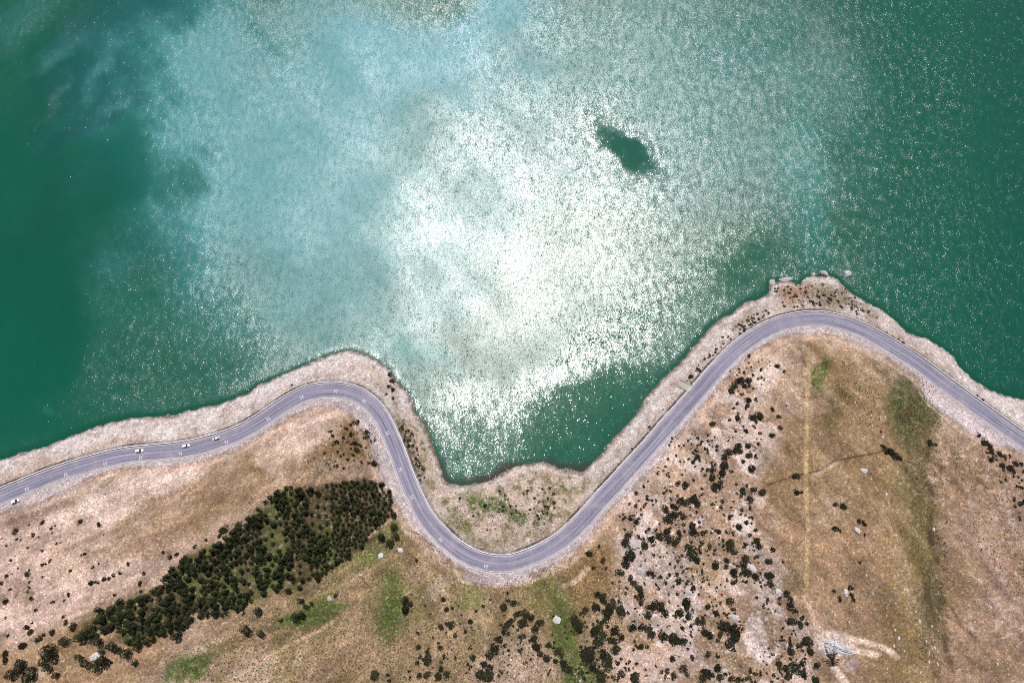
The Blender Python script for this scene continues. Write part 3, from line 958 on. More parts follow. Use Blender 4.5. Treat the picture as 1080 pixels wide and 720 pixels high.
def bush_arrays(seed, n=300, size=.19):
    r = random.Random(seed)
    VV, FF, c = [], [], 0
    lobes = r.choice((2, 3, 3, 4)) if n > 60 else 1
    for q in range(lobes):
        a = q * 6.28 / lobes + r.uniform(-.7, .7)
        rad = r.uniform(.58, .85) if lobes > 1 else 1.0
        d = (1.02 - rad) * r.uniform(.7, 1.1)
        V, Fc = leaf_cloud(r, int(n * rad * rad / (.4 * lobes)), lambda z: 1.0, size, .72 * r.uniform(.8, 1.2))
        V[:, :2] -= 0
        V[:, 2] = np.abs(V[:, 2] / 1.0 + .25) * .95 - .12
        V = V * rad
        V[:, 0] += math.cos(a) * d; V[:, 1] += math.sin(a) * d
        VV.append(V); FF.append(Fc + c); c += len(V)
    V, Fc = np.vstack(VV), np.vstack(FF)
    return V, Fc


TREES = [tree_meshes(100 + k) for k in range(6)] + [tree_meshes(150 + k, True) for k in range(4)]
BUSH_A = [bush_arrays(200 + k) for k in range(12)]
BUSHES_ME = [mesh_np('bush', V, Fc, M_BUSH) for V, Fc in BUSH_A]
TINY_A = [bush_arrays(300 + k, 22, .38) for k in range(5)]
MPP = .60                                             # metres to one pixel of the photograph

# lone trees: place in view and crown width
LONE = [(19, 699, 9), (19, 706, 9), (9.5, 711, 9), (32, 706, 7), (32, 713, 8), (25, 716, 8), (44.5, 698, 9), (49, 704, 6.5), (57, 711, 6.5), (51, 685, 12), (54.5, 692, 10), (66, 676, 9),
        (84, 671, 10), (91, 667, 10), (101, 676, 9), (81, 693, 7), (117, 682, 9), (122, 685, 7), (132, 688, 9.5), (105, 687, 6), (108, 696, 11), (100, 702, 9.5), (89, 700, 8), (140, 699, 6),
        (103, 643, 7), (124, 634, 6), (115, 642, 7), (106, 651, 7), (185, 671, 8), (259.5, 664, 9), (415, 555, 8), (417, 564, 8), (401, 566, 8), (411, 572, 9), (415, 542, 6),
        (311, 650, 9), (317, 648, 7), (274, 668, 7), (271, 644, 8), (427, 632, 8), (427, 642, 8), (432, 637, 6), (394, 711, 8.5)]
# forest: trees set out over its outline, a little apart, thinning towards the lower side
fx0, fy0 = np.array(FOREST).min(0); fx1, fy1 = np.array(FOREST).max(0)
wood = []
for _ in range(40000):
    x, y = random.uniform(fx0, fx1), random.uniform(fy0, fy1)
    if not inside(np.array([x]), np.array([y]), FOREST)[0]: continue
    dense = vnoise(np.array([x / 26]), np.array([y / 26]), 7)[0]
    s = random.choice((random.uniform(4.6, 6.2), random.uniform(5.6, 8.0))) * (.86 if x > 340 else 1)
    gap = s * (.74 if x > 310 else .80) + (4.0 if dense > .56 and x < 350 else 0)
    if all((x - a) ** 2 + (y - b) ** 2 > gap * gap for a, b, _ in wood): wood.append((x, y, s))
wood.sort(key=lambda q: -q[2])
wood, young = wood[:257], wood[257:]
tree_pts = [(x, y, s, 0) for x, y, s in LONE] + [(x, y, s, 1) for x, y, s in wood]
txs, tys, tzs = P([t[0] for t in tree_pts], [t[1] for t in tree_pts], 4.5)
lone_lab = make_labels([(t[0], t[1]) for t in LONE], ['%s dark green %s tree' % (('small' if t[2] < 7.2 else 'medium' if t[2] < 9.2 else 'large'), 'lone') for t in LONE])
fpoly = np.array(FOREST, float)


def wood_zone(x, y):
    dist = seg_dist(np.array([x]), np.array([y]), FOREST, True)[0][0]
    part = ('the broad end beside the road' if x > 330 else 'the middle' if x > 220 else 'the narrowing stretch' if x > 150 else 'the thin tail')
    where = 'on the rim of the forest' if dist < 7 else 'deep inside the forest'
    return 'dark green tree %s, at %s' % (where, part), 'forest trees ' + ('on the rim at ' if dist < 7 else 'inside ') + part


first = {}
for k, (px, py, s, forest) in enumerate(tree_pts):
    kind = k % 6 if forest else 6 + k % 4
    rr = s * MPP * (.46 if forest else .43)
    if kind not in first:
        root = empty('tree', (0, 0, 0))
        c = link('crown', TREES[kind][0], root); t = link('trunk', TREES[kind][1], root)
        first[kind] = (root, c, t)
    else:
        r0, c0, t0 = first[kind]
        root = r0.copy(); COL.objects.link(root)
        for o0 in (c0, t0):
            o = o0.copy(); COL.objects.link(o); o.parent = root
    root.location = (txs[k], tys[k], tzs[k] - .1)
    root.rotation_euler = (random.uniform(-.06, .06), random.uniform(-.06, .06), random.uniform(0, 6.28))
    root.scale = (rr, rr * random.uniform(.9, 1.1), rr * random.uniform(.8, 1.25))
    if forest:
        lb, gp = wood_zone(px, py)
        tag(root, lb, 'tree', gp)
    else:
        tag(root, lone_lab[k], 'tree', 'lone trees around the forest')

# shrubs: x, y, width as seen
SHRUBS = """23 681 6 5 690 8 5 697 6 55 667 6 77 661 7 69 656 5 67 650 4 27 662 6 9 670 4 31 667 5 40 675 7 46 669 4 5 634 6 32 631 5 2 615 4 7 607 4 28 605 5 31 614 3 7 575 3 44 551 5 54 557 4 35 564 4
84 550 5 104 554 5 60 573 3 6 651 3 15 560 6 96 615 5 103 614 4 109 611 5 115 610 4 120 607 4 127 604 4 147 615 5 152 604 4 135 594 4 172 582 4 180 587 4 186 585 5 194 588 5 193 592 7 175 610 6 187 609 6 164 624 8 149 624 4 181 602 5
121 627 4 118 698 3 257 647 4 201 654 5 250 556 8 235 559 8 231 565 5 217 569 4 205 577 4 262 545 3 439 591 4 317 634 6 328 637 5 322 640 5 296 654 4 354 628 5 467 632 5 476 659 8 465 662 6 496 656 5 471 643 5 441 682 5 464 683 6 451 688 5
451 697 8 443 692 4 468 691 4 440 698 4 465 705 5 450 712 7 442 713 6 462 713 6 471 712 7 409 712 4 410 717 4 499 694 6 496 704 4 536 634 5 535 625 4 531 641 7 534 660 9 539 655 6 532 667 6 526 675 8 521 685 10 516 691 9 511 701 8 517 706 9
507 712 10 515 713 9 532 681 4 517 632 3 542 636 7 546 647 8 555 649 8 560 652 7 551 657 7 570 657 9 564 664 7 551 672 8 563 673 7 566 682 8 570 689 7 577 694 8 579 680 5 586 697 5 589 687 8 594 700 7 599 706 8 606 654 9 611 659 9 611 664 8
617 644 7 629 641 9 630 627 6 636 629 7 637 634 7 647 634 6 645 640 10 642 646 10 639 654 8 655 645 8 632 662 9 627 666 9 636 669 8 631 677 9 649 665 9 647 675 9 650 685 9 655 672 7 621 689 11 622 695 11 636 691 7 642 696 8 642 702 8 627 704 8
634 715 10 657 710 8 670 715 8 652 700 5 672 700 4 677 682 5 622 584 8 632 576 4 636 592 6 626 599 5 639 599 4 654 604 8 672 550 7 665 547 5 662 566 9 660 572 8 665 585 9 661 590 8 660 596 9 665 610 6 669 615 7 674 621 7 676 629 8 676 635 6
680 575 8 687 569 7 696 566 8 704 560 7 705 567 8 712 571 9 717 562 6 722 545 7 730 555 8 731 561 8 727 576 8 731 584 11 735 590 7 712 544 10 705 547 9 742 562 6 749 576 6 759 561 5 771 545 5 780 556 6 791 564 5 797 559 4 799 570 6 801 576 6
771 574 8 770 580 7 774 582 6 767 591 6 755 596 8 766 597 6 775 602 6 776 607 6 774 614 5 786 576 3 787 590 7 785 597 8 787 604 8 797 608 7 685 604 6 715 591 4 706 606 4 714 606 4 715 614 4 724 615 4 732 620 5 702 614 4 697 640 9 690 639 8
686 641 7 684 649 7 702 647 8 716 647 9 724 636 8 725 642 6 727 650 7 737 656 6 742 657 6 744 667 6 750 670 6 757 675 4 747 640 6 757 647 6 770 635 8 774 643 5 765 661 10 775 664 10 776 670 9 770 679 9 774 685 4 760 669 5 780 654 4 684 665 9
687 671 9 700 672 10 712 676 10 720 677 8 725 684 4 676 662 8 667 662 8 709 695 6 704 707 6 712 712 7 720 705 8 730 694 5 725 712 5 747 690 5 757 692 4 757 704 7 745 710 8 741 717 8 752 712 5 760 714 6 772 716 6 780 717 6 809 632 4 802 712 3
781 402 10 775 407 8 772 412 7 790 401 7 786 407 6 790 375 4 790 422 6 789 427 6 794 440 8 802 439 8 779 441 7 787 454 5 752 447 6 780 470 6 790 470 5 769 476 8 776 475 7 765 482 7 764 491 8 762 499 7 782 476 6 791 480 7 797 482 4 784 486 5
794 495 8 752 495 7 751 504 7 746 496 4 772 497 4 761 509 5 754 515 8 757 512 8 784 517 7 795 517 7 805 519 7 791 527 8 724 511 7 716 510 6 719 529 9 725 530 8 732 527 8 736 532 7 712 535 8 702 537 8 672 520 5 740 466 4 736 462 4 735 476 4
736 482 5 732 487 5 729 397 5 815 431 5 822 439 5 815 459 6 824 451 6 820 386 5 827 392 4 840 502 6 932 471 6 939 477 8 944 481 9 949 483 6 982 467 7 987 469 4 929 455 3 841 519 5 845 519 4 882 532 5 890 534 7 1039 467 8 1044 470 8
1047 476 7 1055 479 6 1046 485 6 1060 482 6 1057 491 6 1065 494 7 1069 497 6 1072 489 6 1032 459 5 1077 514 5 1077 530 6 1077 490 5 906 550 5 911 552 6 911 564 4 880 557 5 885 559 4 879 623 4 885 632 5 897 620 5 898 627 5 900 632 4
907 593 3 812 592 7 826 592 3 812 607 8 814 616 7 830 626 6 822 631 5 834 631 5 834 640 8 839 645 5 835 655 6 846 651 5 845 659 6 840 656 5 851 657 4 852 676 9 844 681 6 855 687 7 835 687 6 815 690 3 822 700 7 829 705 6 839 704 10 847 699 7
847 710 8 862 702 6 832 712 8 816 712 4 861 717 6 815 579 5 411 396 5 413 402 6 410 408 5 414 411 5 407 416 4 414 420 4 372 446 4 365 452 5 370 458 5 362 462 4 374 467 6 376 474 6 380 470 4 386 456 5 394 489 6 384 462 4 356 465 3 372 480 4 308 406 3"""
SH = np.array(SHRUBS.split(), float).reshape(-1, 3)
order = np.argsort(-SH[:, 2], kind='stable')
SH = SH[order]
big, rest = SH[:300], SH[300:]
bx, by, bz = P(big[:, 0], big[:, 1], .8)
nouns = []
for s in big[:, 2]:
    nouns.append('%s dark bush' % ('broad' if s >= 9 else 'rounded' if s >= 7.5 else 'mid-sized' if s >= 6 else 'small' if s >= 5 else 'very small'))
labs = make_labels([tuple(p[:2]) for p in big], nouns)
b0 = None
for k, (px, py, s) in enumerate(big):
    me = BUSHES_ME[k % len(BUSHES_ME)]
    if k < len(BUSHES_ME):
        o = link('bush', me)
        if b0 is None: b0 = []
        b0.append(o)
    else:
        o = b0[k % len(b0)].copy(); COL.objects.link(o)
    r = s * MPP * .60
    o.location = (bx[k], by[k], bz[k] - .05)
    o.rotation_euler = (0, 0, random.uniform(0, 6.28))
    o.scale = (r * random.uniform(.9, 1.15), r * random.uniform(.75, 1.0), r * random.uniform(.85, 1.1))
    tag(o, labs[k], 'bush', 'dark bushes on the slopes')


def scatter(arrs, pts, radii, mat, name, flat=1.0):
    """one mesh holding many small copies, kept off the road and out of the lake"""
    VV, FF, n = [], [], 0
    x, y, z = P(pts[:, 0], pts[:, 1])
    ok = (bilin(gx, gy, DR, x, y) > HALF_W + 1.2 + radii * .8) & (bilin(gx, gy, DSN, x, y) > .6)
    pts, radii, x, y, z = pts[ok], radii[ok], x[ok], y[ok], z[ok]
    for k in range(len(pts)):
        V, Fc = arrs[k % len(arrs)]
        a = random.uniform(0, 6.28)
        ca, sa = math.cos(a), math.sin(a)
        sx, sy = radii[k] * random.uniform(.85, 1.2), radii[k] * random.uniform(.7, 1.0)
        W = np.empty_like(V)
        W[:, 0] = (V[:, 0] * sx) * ca - (V[:, 1] * sy) * sa + x[k]
        W[:, 1] = (V[:, 0] * sx) * sa + (V[:, 1] * sy) * ca + y[k]
        W[:, 2] = V[:, 2] * radii[k] * flat + z[k]
        VV.append(W); FF.append(Fc + n); n += len(V)
    return link(name, mesh_np(name, np.vstack(VV), np.vstack(FF), mat))


# small scrub too numerous to count: the rest of the shrubs and seedlings among the rocks
def sample(poly, n, seed, thr=None, nscale=30):
    r = np.random.default_rng(seed)
    a = np.array(poly)
    lo, hi = a.min(0), a.max(0)
    p = r.uniform(lo, hi, (n * 6, 2))
    p = p[inside(p[:, 0], p[:, 1], poly)]
    if thr is not None:
        p = p[vnoise(p[:, 0] / nscale, p[:, 1] / nscale, seed) + .5 * vnoise(p[:, 0] / nscale * 3, p[:, 1] / nscale * 3, seed + 1) > thr]
    return p[:n]


ROCKY_IN = [(700, 455), (770, 388), (815, 375), (806, 440), (795, 520), (796, 570), (812, 612), (832, 650), (850, 690), (850, 719), (600, 719), (640, 640), (655, 575), (650, 545), (690, 500)]
sc_pts = [rest[:, :2], sample(ROCKY_IN, 850, 5, .66), sample([(530, 640), (640, 640), (660, 719), (520, 719)], 130, 6, .6),
          sample([(0, 545), (120, 545), (90, 640), (0, 670)], 40, 8), sample([(420, 600), (520, 640), (500, 719), (430, 719)], 60, 9, .6),
          sample([(345, 450), (395, 440), (398, 490), (340, 500)], 50, 10, .5), sample([(1030, 458), (1080, 490), (1080, 560), (1060, 520)], 40, 12),
          sample([(480, 520), (600, 510), (570, 570), (500, 570)], 60, 13, .7),
          sample([(812, 303), (860, 298), (890, 303), (925, 335), (915, 338), (880, 322), (830, 326)], 110, 14), sample([(770, 345), (805, 325), (812, 332), (775, 358)], 45, 15),
          sample([(720, 402), (765, 352), (772, 358), (728, 408)], 50, 16), sample([(930, 345), (1000, 395), (1070, 445), (1066, 452), (990, 402), (925, 352)], 120, 17),
          sample([(420, 450), (432, 450), (450, 500), (442, 510)], 45, 18), sample([(630, 515), (700, 430), (708, 436), (640, 512)], 40, 19)]
sc_r = [rest[:, 2] * MPP * .5] + [rng.uniform(.38, 1.15, len(p)) for p in sc_pts[1:]]
yp = np.array([(a, b) for a, b, _ in young]); yr = np.array([c for _, _, c in young]) * MPP * .46
YA = []
for k in range(4):
    r_ = random.Random(700 + k)
    V, Fc = leaf_cloud(r_, 170, lambda z: .86 - .56 * z if z > -.25 else 1.0 + .5 * (z + .25), .2, 1.5)
    V[:, 2] += 1.6
    YA.append((V, Fc))
tag(scatter(YA, yp, yr, M_TREE, 'undergrowth'), 'small young trees filling the gaps of the forest', 'young trees', kind='stuff')
tag(scatter(TINY_A, np.vstack(sc_pts), np.concatenate(sc_r), M_BUSH, 'low_scrub'), 'low dark scrub dotted between pale rocks on the slopes', 'scrub', kind='stuff')


def tuft(seed):
    r = random.Random(seed)
    V, Fc = [], []
    for k in range(7):
        a = r.uniform(0, 6.28); l = r.uniform(.6, 1.2); w = .35
        d = Vector((math.cos(a), math.sin(a), 0)); s = Vector((-d.y, d.x, 0)) * w
        i = len(V)
        V += [-s * .6, s * .6, d * l * .6 + s * .6 + Vector((0, 0, .75)), d * l * .7 - s * .5 + Vector((0, 0, .8))]
        Fc.append((i, i + 1, i + 2, i + 3))
    return np.array([tuple(v) for v in V]), np.array(Fc)


TUFT = [tuft(400 + k) for k in range(6)]
tp = [sample([(180, 690), (300, 635), (400, 570), (440, 560), (520, 620), (640, 570), (660, 640), (640, 719), (200, 719)], 6500, 21, .5, 12),
      sample([(480, 518), (600, 505), (575, 565), (520, 575), (485, 560)], 420, 22, .6, 8),
      sample([(940, 395), (985, 400), (1000, 480), (1000, 700), (965, 700), (960, 500)], 1100, 23, .62, 10),
      sample([(810, 300), (880, 300), (920, 330), (840, 322)], 160, 24), sample([(345, 455), (400, 445), (400, 490), (300, 520), (320, 490)], 420, 25, .6, 10),
      sample([(860, 380), (930, 380), (1000, 450), (900, 460)], 400, 26, .7, 12), sample(FOREST, 700, 27),
      sample([(1000, 460), (1080, 520), (1080, 640), (1020, 560)], 450, 28, .75, 9), sample([(418, 440), (432, 440), (448, 500), (440, 505)], 120, 29)]
for cx_, cy_, rx_, ry_, n_ in ((330, 647, 36, 10, 260), (413, 645, 11, 42, 300), (597, 680, 15, 50, 420), (962, 432, 22, 36, 420), (515, 532, 28, 9, 150), (195, 703, 26, 14, 180), (480, 553, 18, 8, 90), (545, 543, 12, 9, 60), (400, 570, 30, 12, 160)):
    tp.append(rng.normal(0, .55, (n_, 2)) * (rx_, ry_) + (cx_, cy_))
tp = np.vstack(tp)
tag(scatter(TUFT, tp, rng.uniform(.22, .62, len(tp)), M_GRASS, 'grass'), 'coarse grass tufts over the slopes and hollows', 'grass', kind='stuff', )

# ------------------------------------------------------------------ rocks
M_ROCK = simple('pale_rock', (.36, .32, .305), .9, var=.28, scale=1.2)
M_WROCK = simple('white_rock', (.47, .44, .44), .85, var=.15, scale=1.2)
M_TAN = simple('tan_rock', (.32, .26, .21), .9, var=.25, scale=1.0)


def rock_bm(seed, sub=3, rough=.35):
    r = random.Random(seed)
    b = bmesh.new()
    bmesh.ops.create_icosphere(b, subdivisions=sub, radius=1)
    cuts = [(Vector((r.uniform(-1, 1), r.uniform(-1, 1), r.uniform(-.3, 1))).normalized(), r.uniform(.55, .9)) for _ in range(9)]
    ph = [(Vector((r.uniform(-1, 1), r.uniform(-1, 1), r.uniform(-1, 1))) * r.uniform(2, 7), r.uniform(0, 6)) for _ in range(6)]
    for v in b.verts:
        p = v.co.copy()
        for n, dd in cuts:
            e = p.dot(n) - dd
            if e > 0: p -= n * e * .85
        p *= 1 + sum(math.sin(p.dot(q) + f) for q, f in ph) * .02 * rough / .35
        p *= 1 + .30 * mnoise.fractal(p * 1.6 + Vector((seed * 3.1, 0, 0)), .8, 2.1, 5)
        v.co = p
    return b


def rock_mesh(seed, sub=3, mat=None):
    b = rock_bm(seed, sub)
    me = bpy.data.meshes.new('rock'); b.to_mesh(me); b.free()
    me.materials.append(mat or M_ROCK)
    return me


def rock(px, py, w, h, ang, mat, seed, label, group=None, zoff=.15, zk=.6, at=None):
    o = link('boulder', rock_mesh(seed, 4, mat))
    x, y, z = P(px, py, .3)
    if at is not None: z = at
    o.location = (float(x), float(y), float(z) + zoff)
    o.rotation_euler = (0, 0, -R(ang))
    w, h = w * .88, h * .88
    o.scale = (w * MPP * .5, h * MPP * .5, min(w, h) * MPP * .5 * zk)
    return tag(o, label, 'boulder', group)


rock(893, 289, 10, 9.5, 10, M_WROCK, 1, 'white boulder standing alone in the water off the cape', at=.2, zoff=.6, zk=.9)
rock(869, 288.5, 12, 10, 0, M_ROCK, 2, 'pointed pale boulder at the very tip of the cape', at=.6, zk=.8)
rock(858, 289, 5, 5, 0, M_WROCK, 3, 'little white boulder between two larger ones on the cape shore', at=.2, zk=.8)
rock(815, 299, 9, 13, 25, M_ROCK, 4, 'pale shore rock at the outer corner of the rounded bulge of the cape', at=.2, zk=.5)
rock(829, 294.5, 17, 8, 0, M_ROCK, 24, 'long pale shore rock along the top of the rounded bulge of the cape', at=.2, zk=.6)
rock(852, 296, 14, 9, -25, M_ROCK, 5, 'low pale outcrop between the rounded bulge and the pointed boulder', at=.3, zk=.6)
rock(793, 599, 9, 12, -35, M_WROCK, 6, 'white boulder ringed by dark bushes on the rocky slope')
rock(821, 624, 8, 8, 20, M_WROCK, 7, 'blocky white boulder in the dark bush line')
rock(100, 692, 14, 7, -15, M_WROCK, 8, 'white rock among the lone trees below the forest tail')
rock(587, 654, 8, 9, 0, M_WROCK, 9, 'white rock alone in the green gully')
rock(692, 655, 11, 12, 10, M_TAN, 10, 'tan rock knob standing in the thicket')
rock(670, 575, 14, 11, -30, M_ROCK, 11, 'pale outcrop hooked by a dark scrub line')
rock(675, 602, 11, 9, -30, M_ROCK, 12, 'broad pale hump just below the hooked outcrop')
rock(775, 652, 13, 8, 10, M_ROCK, 13, 'pale slab at the edge of the scrub facing the open grass')
rock(905, 559, 9, 5, 35, M_WROCK, 14, 'narrow pale rock with bushes on the bare hill')
rock(893, 624, 5, 9, 0, M_WROCK, 15, 'pale rock with two bushes beside it on the bare slope')
rock(911, 496, 8, 5, 0, M_WROCK, 16, 'flat white slab below the footpath on the hill')
rock(422, 580, 7, 5, 20, M_WROCK, 17, 'single white rock beside the trees below the forest corner')
rock(401, 586, 7, 6, 0, M_WROCK, 18, 'white rock nearest the lower forest rim in green grass')
rock(831, 426, 6, 5, 0, M_ROCK, 19, 'pale rock beside the hill track near the top')
rock(347, 631, 6, 5, 0, M_ROCK, 20, 'pale rock at the end of the green patch below the forest')
rock(727, 625, 9, 6, 30, M_ROCK, 21, 'grey white ledge in the middle of the rocky slope')
rock(886 - 60, 391 - 2, 8, 5, 20, M_ROCK, 22, 'pale ledge where the hill track meets the road cutting')
rock(813, 615, 6, 5, 0, M_ROCK, 23, 'pale stone between two bushes just above the blocky white boulder') if False else None
STONES = [(966, 645, 2.6), (970, 655, 4.2), (983, 660, 3), (944, 664, 2.6), (990, 665, 2), (948, 673, 4.2), (977, 676, 2.8), (986, 683, 3.4), (954, 686, 2.2), (980, 689, 2.8), (980, 698, 3.2), (989, 700, 3.4),
          (971, 709, 2.8), (1025, 663, 4), (1037, 661, 2.4), (1057, 656, 3.4), (1045, 640, 3.6), (1052, 700, 3.2), (943, 681, 3), (880, 582, 2), (914, 607, 2.6), (944, 607, 2.4), (944, 620, 2.4), (955, 591, 2),
          (901, 642, 2.2), (896, 656, 2.4), (921, 626, 2.8), (936, 705, 2.4), (985, 558, 4.2), (935, 649, 2.4), (945, 636, 2.2), (956, 641, 2), (1004, 597, 2.2), (841, 385, 2.4), (909, 395, 2.6),
          (919, 438, 2.8), (929, 440, 2.6), (934, 440, 3), (920, 449, 2.4), (919, 462, 2.6), (931, 461, 3.4), (902, 424, 2.6), (947, 399, 2), (865, 457, 2.2), (924, 514, 2.4), (907, 515, 2), (935, 521, 4),
          (950, 510, 2.6), (919, 505, 2.2), (842, 489, 2.4), (852, 558, 2.6), (905, 572, 2.6), (822, 558, 2)]
st_lab = make_labels([(a, b) for a, b, _ in STONES], ['%s stone' % ('larger whitish' if s >= 3.4 else 'whitish' if s >= 2.6 else 'tiny whitish') for _, _, s in STONES])
proto_st = None
SM = [rock_mesh(600 + k, 2, M_WROCK) for k in range(5)]
sx_, sy_, sz_ = P([a for a, _, _ in STONES], [b for _, b, _ in STONES], .2)
keep = []
for k, (a, b, s) in enumerate(STONES):
    if k < 5:
        o = link('stone', SM[k]); keep.append(o)
    else:
        o = keep[k % 5].copy(); COL.objects.link(o)
    r = s * MPP * .5
    o.location = (sx_[k], sy_[k], sz_[k] + .1 * r)
    o.rotation_euler = (0, 0, random.uniform(-.5, .5))
    o.scale = (r * .6, r * 1.1, r * .7)
    tag(o, st_lab[k], 'stone', 'whitish stones scattered over the grassy hill')

# rubble: stones beyond counting
STN = []
for k in range(8):
    b = rock_bm(500 + k, 1)
    b.verts.ensure_lookup_table()
    STN.append((np.array([tuple(v.co) for v in b.verts]), np.array([[v.index for v in f.verts] for f in b.faces])))
    b.free()
si = shore[(shore[:, 0] > -380) & (shore[:, 0] < 360)]
si = si[rng.integers(0, len(si), 2600)] + rng.normal(0, 2.2, (2600, 2))
sp = np.stack(proj(si[:, 0], si[:, 1], np.maximum(ground_z(si[:, 0], si[:, 1]), 0)), 1)
pp = np.vstack([sp, sample(ROCKY_IN, 1900, 41, .5), sample([(420, 440), (465, 505), (600, 498), (620, 512), (590, 560), (520, 576), (470, 548), (440, 500)], 750, 42),
                sample([(480, 500), (600, 490), (612, 500), (500, 512)], 180, 43), sample([(815, 298), (880, 296), (920, 328), (990, 375), (1075, 425), (1060, 432), (960, 365), (900, 335), (830, 325)], 420, 44),
                sample([(620, 520), (690, 430), (780, 335), (806, 318), (812, 330), (770, 360), (700, 435), (640, 510)], 520, 45), sample([(1000, 470), (1080, 500), (1080, 600), (1030, 560)], 200, 46, .7),
                sample([(30, 530), (100, 505), (230, 480), (260, 470), (240, 490), (100, 525), (10, 555)], 260, 47), sample([(375, 430), (395, 440), (425, 500), (410, 500)], 140, 48)])
tag(scatter(STN, pp, rng.uniform(.16, .62, len(pp)) * np.where(rng.random(len(pp)) < .10, 2.2, 1), M_ROCK, 'rubble', flat=.7), 'pale rubble strewn over the shore banks and rocky slope', 'rubble', kind='stuff')

# ------------------------------------------------------------------ lattice tower
M_STEEL = simple('pale_steel', (.56, .60, .66), .5, 0, var=.1, scale=1)
M_FOOT = simple('footing_concrete', (.45, .43, .42), .9)
tx, ty, tz = [float(v) for v in P(875.5, 681)]
tw = tag(empty('lattice_tower', (tx, ty, tz), R(6)), 'pale steel lattice tower with bracing standing on bare trampled ground', 'tower')
HT, B0, B1 = 24.0, 3.4, .55
corner = [(1, 1), (-1, 1), (-1, -1), (1, -1)]


def tpos(k, z):
    h = B0 + (B1 - B0) * min(1, z / 17.0) if z < 17 else B1
    return Vector((corner[k % 4][0] * h, corner[k % 4][1] * h, z))


for k in range(4):
    b = bmesh.new()
    lv = [0, 17, HT]
    for z0_, z1_ in zip(lv[:-1], lv[1:]): add_bar(b, tpos(k, z0_), tpos(k, z1_), .30)
    leg = bm_obj('leg', b, M_STEEL, tw)
    b = bmesh.new()
    c = tpos(k, 0)
    gz = float(ground_z(tx + c.x, ty + c.y)) - tz
    add_box(b, (c.x, c.y, gz), (1.1, 1.1, .9), bev=.06)
    add_bar(b, (c.x, c.y, min(gz, 0) - .2), (c.x, c.y, .05 + max(gz, 0)), .34)
    bm_obj('footing', b, M_FOOT, leg)
zs = [0, 3.6, 6.8, 9.6, 12, 14, 15.6, 17, 18.4, 19.8, 21.2, 22.6, 24]
b = bmesh.new()
for z0_, z1_ in zip(zs[:-1], zs[1:]):
    for k in range(4):
        add_bar(b, tpos(k, z0_), tpos(k + 1, z1_), .16)
        add_bar(b, tpos(k + 1, z0_), tpos(k, z1_), .16)
        add_bar(b, tpos(k, z1_), tpos(k + 1, z1_), .18)
bm_obj('bracing', b, M_STEEL, tw)
for zc, ln in ((17.2, 4.2), (20.4, 3.4), (23.4, 2.6)):
    b = bmesh.new()
    for sx in (-1, 1):
        for yy in (-.5, .5):
            add_bar(b, (sx * B1, yy, zc), (sx * ln, 0, zc + .3), .14)
            add_bar(b, (sx * B1, yy, zc + 1.1), (sx * ln, 0, zc + .3), .12)
        for q in (.33, .66):
            xx = B1 + (ln - B1) * q
            add_bar(b, (sx * xx, -.5 * (1 - q), zc + .3 * q), (sx * xx, .5 * (1 - q), zc + .3 * q), .1)
    arm = bm_obj('cross_arm', b, M_STEEL, tw)
b = bmesh.new()
add_bar(b, (0, 0, 23.6), (0, 0, 26.5), .14)
for s in (-1, 1):
    add_bar(b, (s * B1, B1, 24), (0, 0, 24.8), .12); add_bar(b, (s * B1, -B1, 24), (0, 0, 24.8), .12)
bm_obj('peak', b, M_STEEL, tw)

# ------------------------------------------------------------------ cars
M_GLASS = simple('dark_glass', (.02, .025, .03), .1, var=.05)
M_TYRE = simple('tyre_rubber', (.02, .02, .02), .9)
M_RIM = simple('wheel_alloy', (.45, .45, .47), .35, .8)
M_LAMP = simple('headlamp_lens', (.75, .75, .72), .15)
M_TAIL = simple('tail_lamp_lens', (.35, .02, .02), .25)


def car_paint(name, rgb):
    m = simple(name, rgb, .25, var=.03)
    m.node_tree.nodes['Principled BSDF'].inputs['Coat Weight'].default_value = .5
    return m


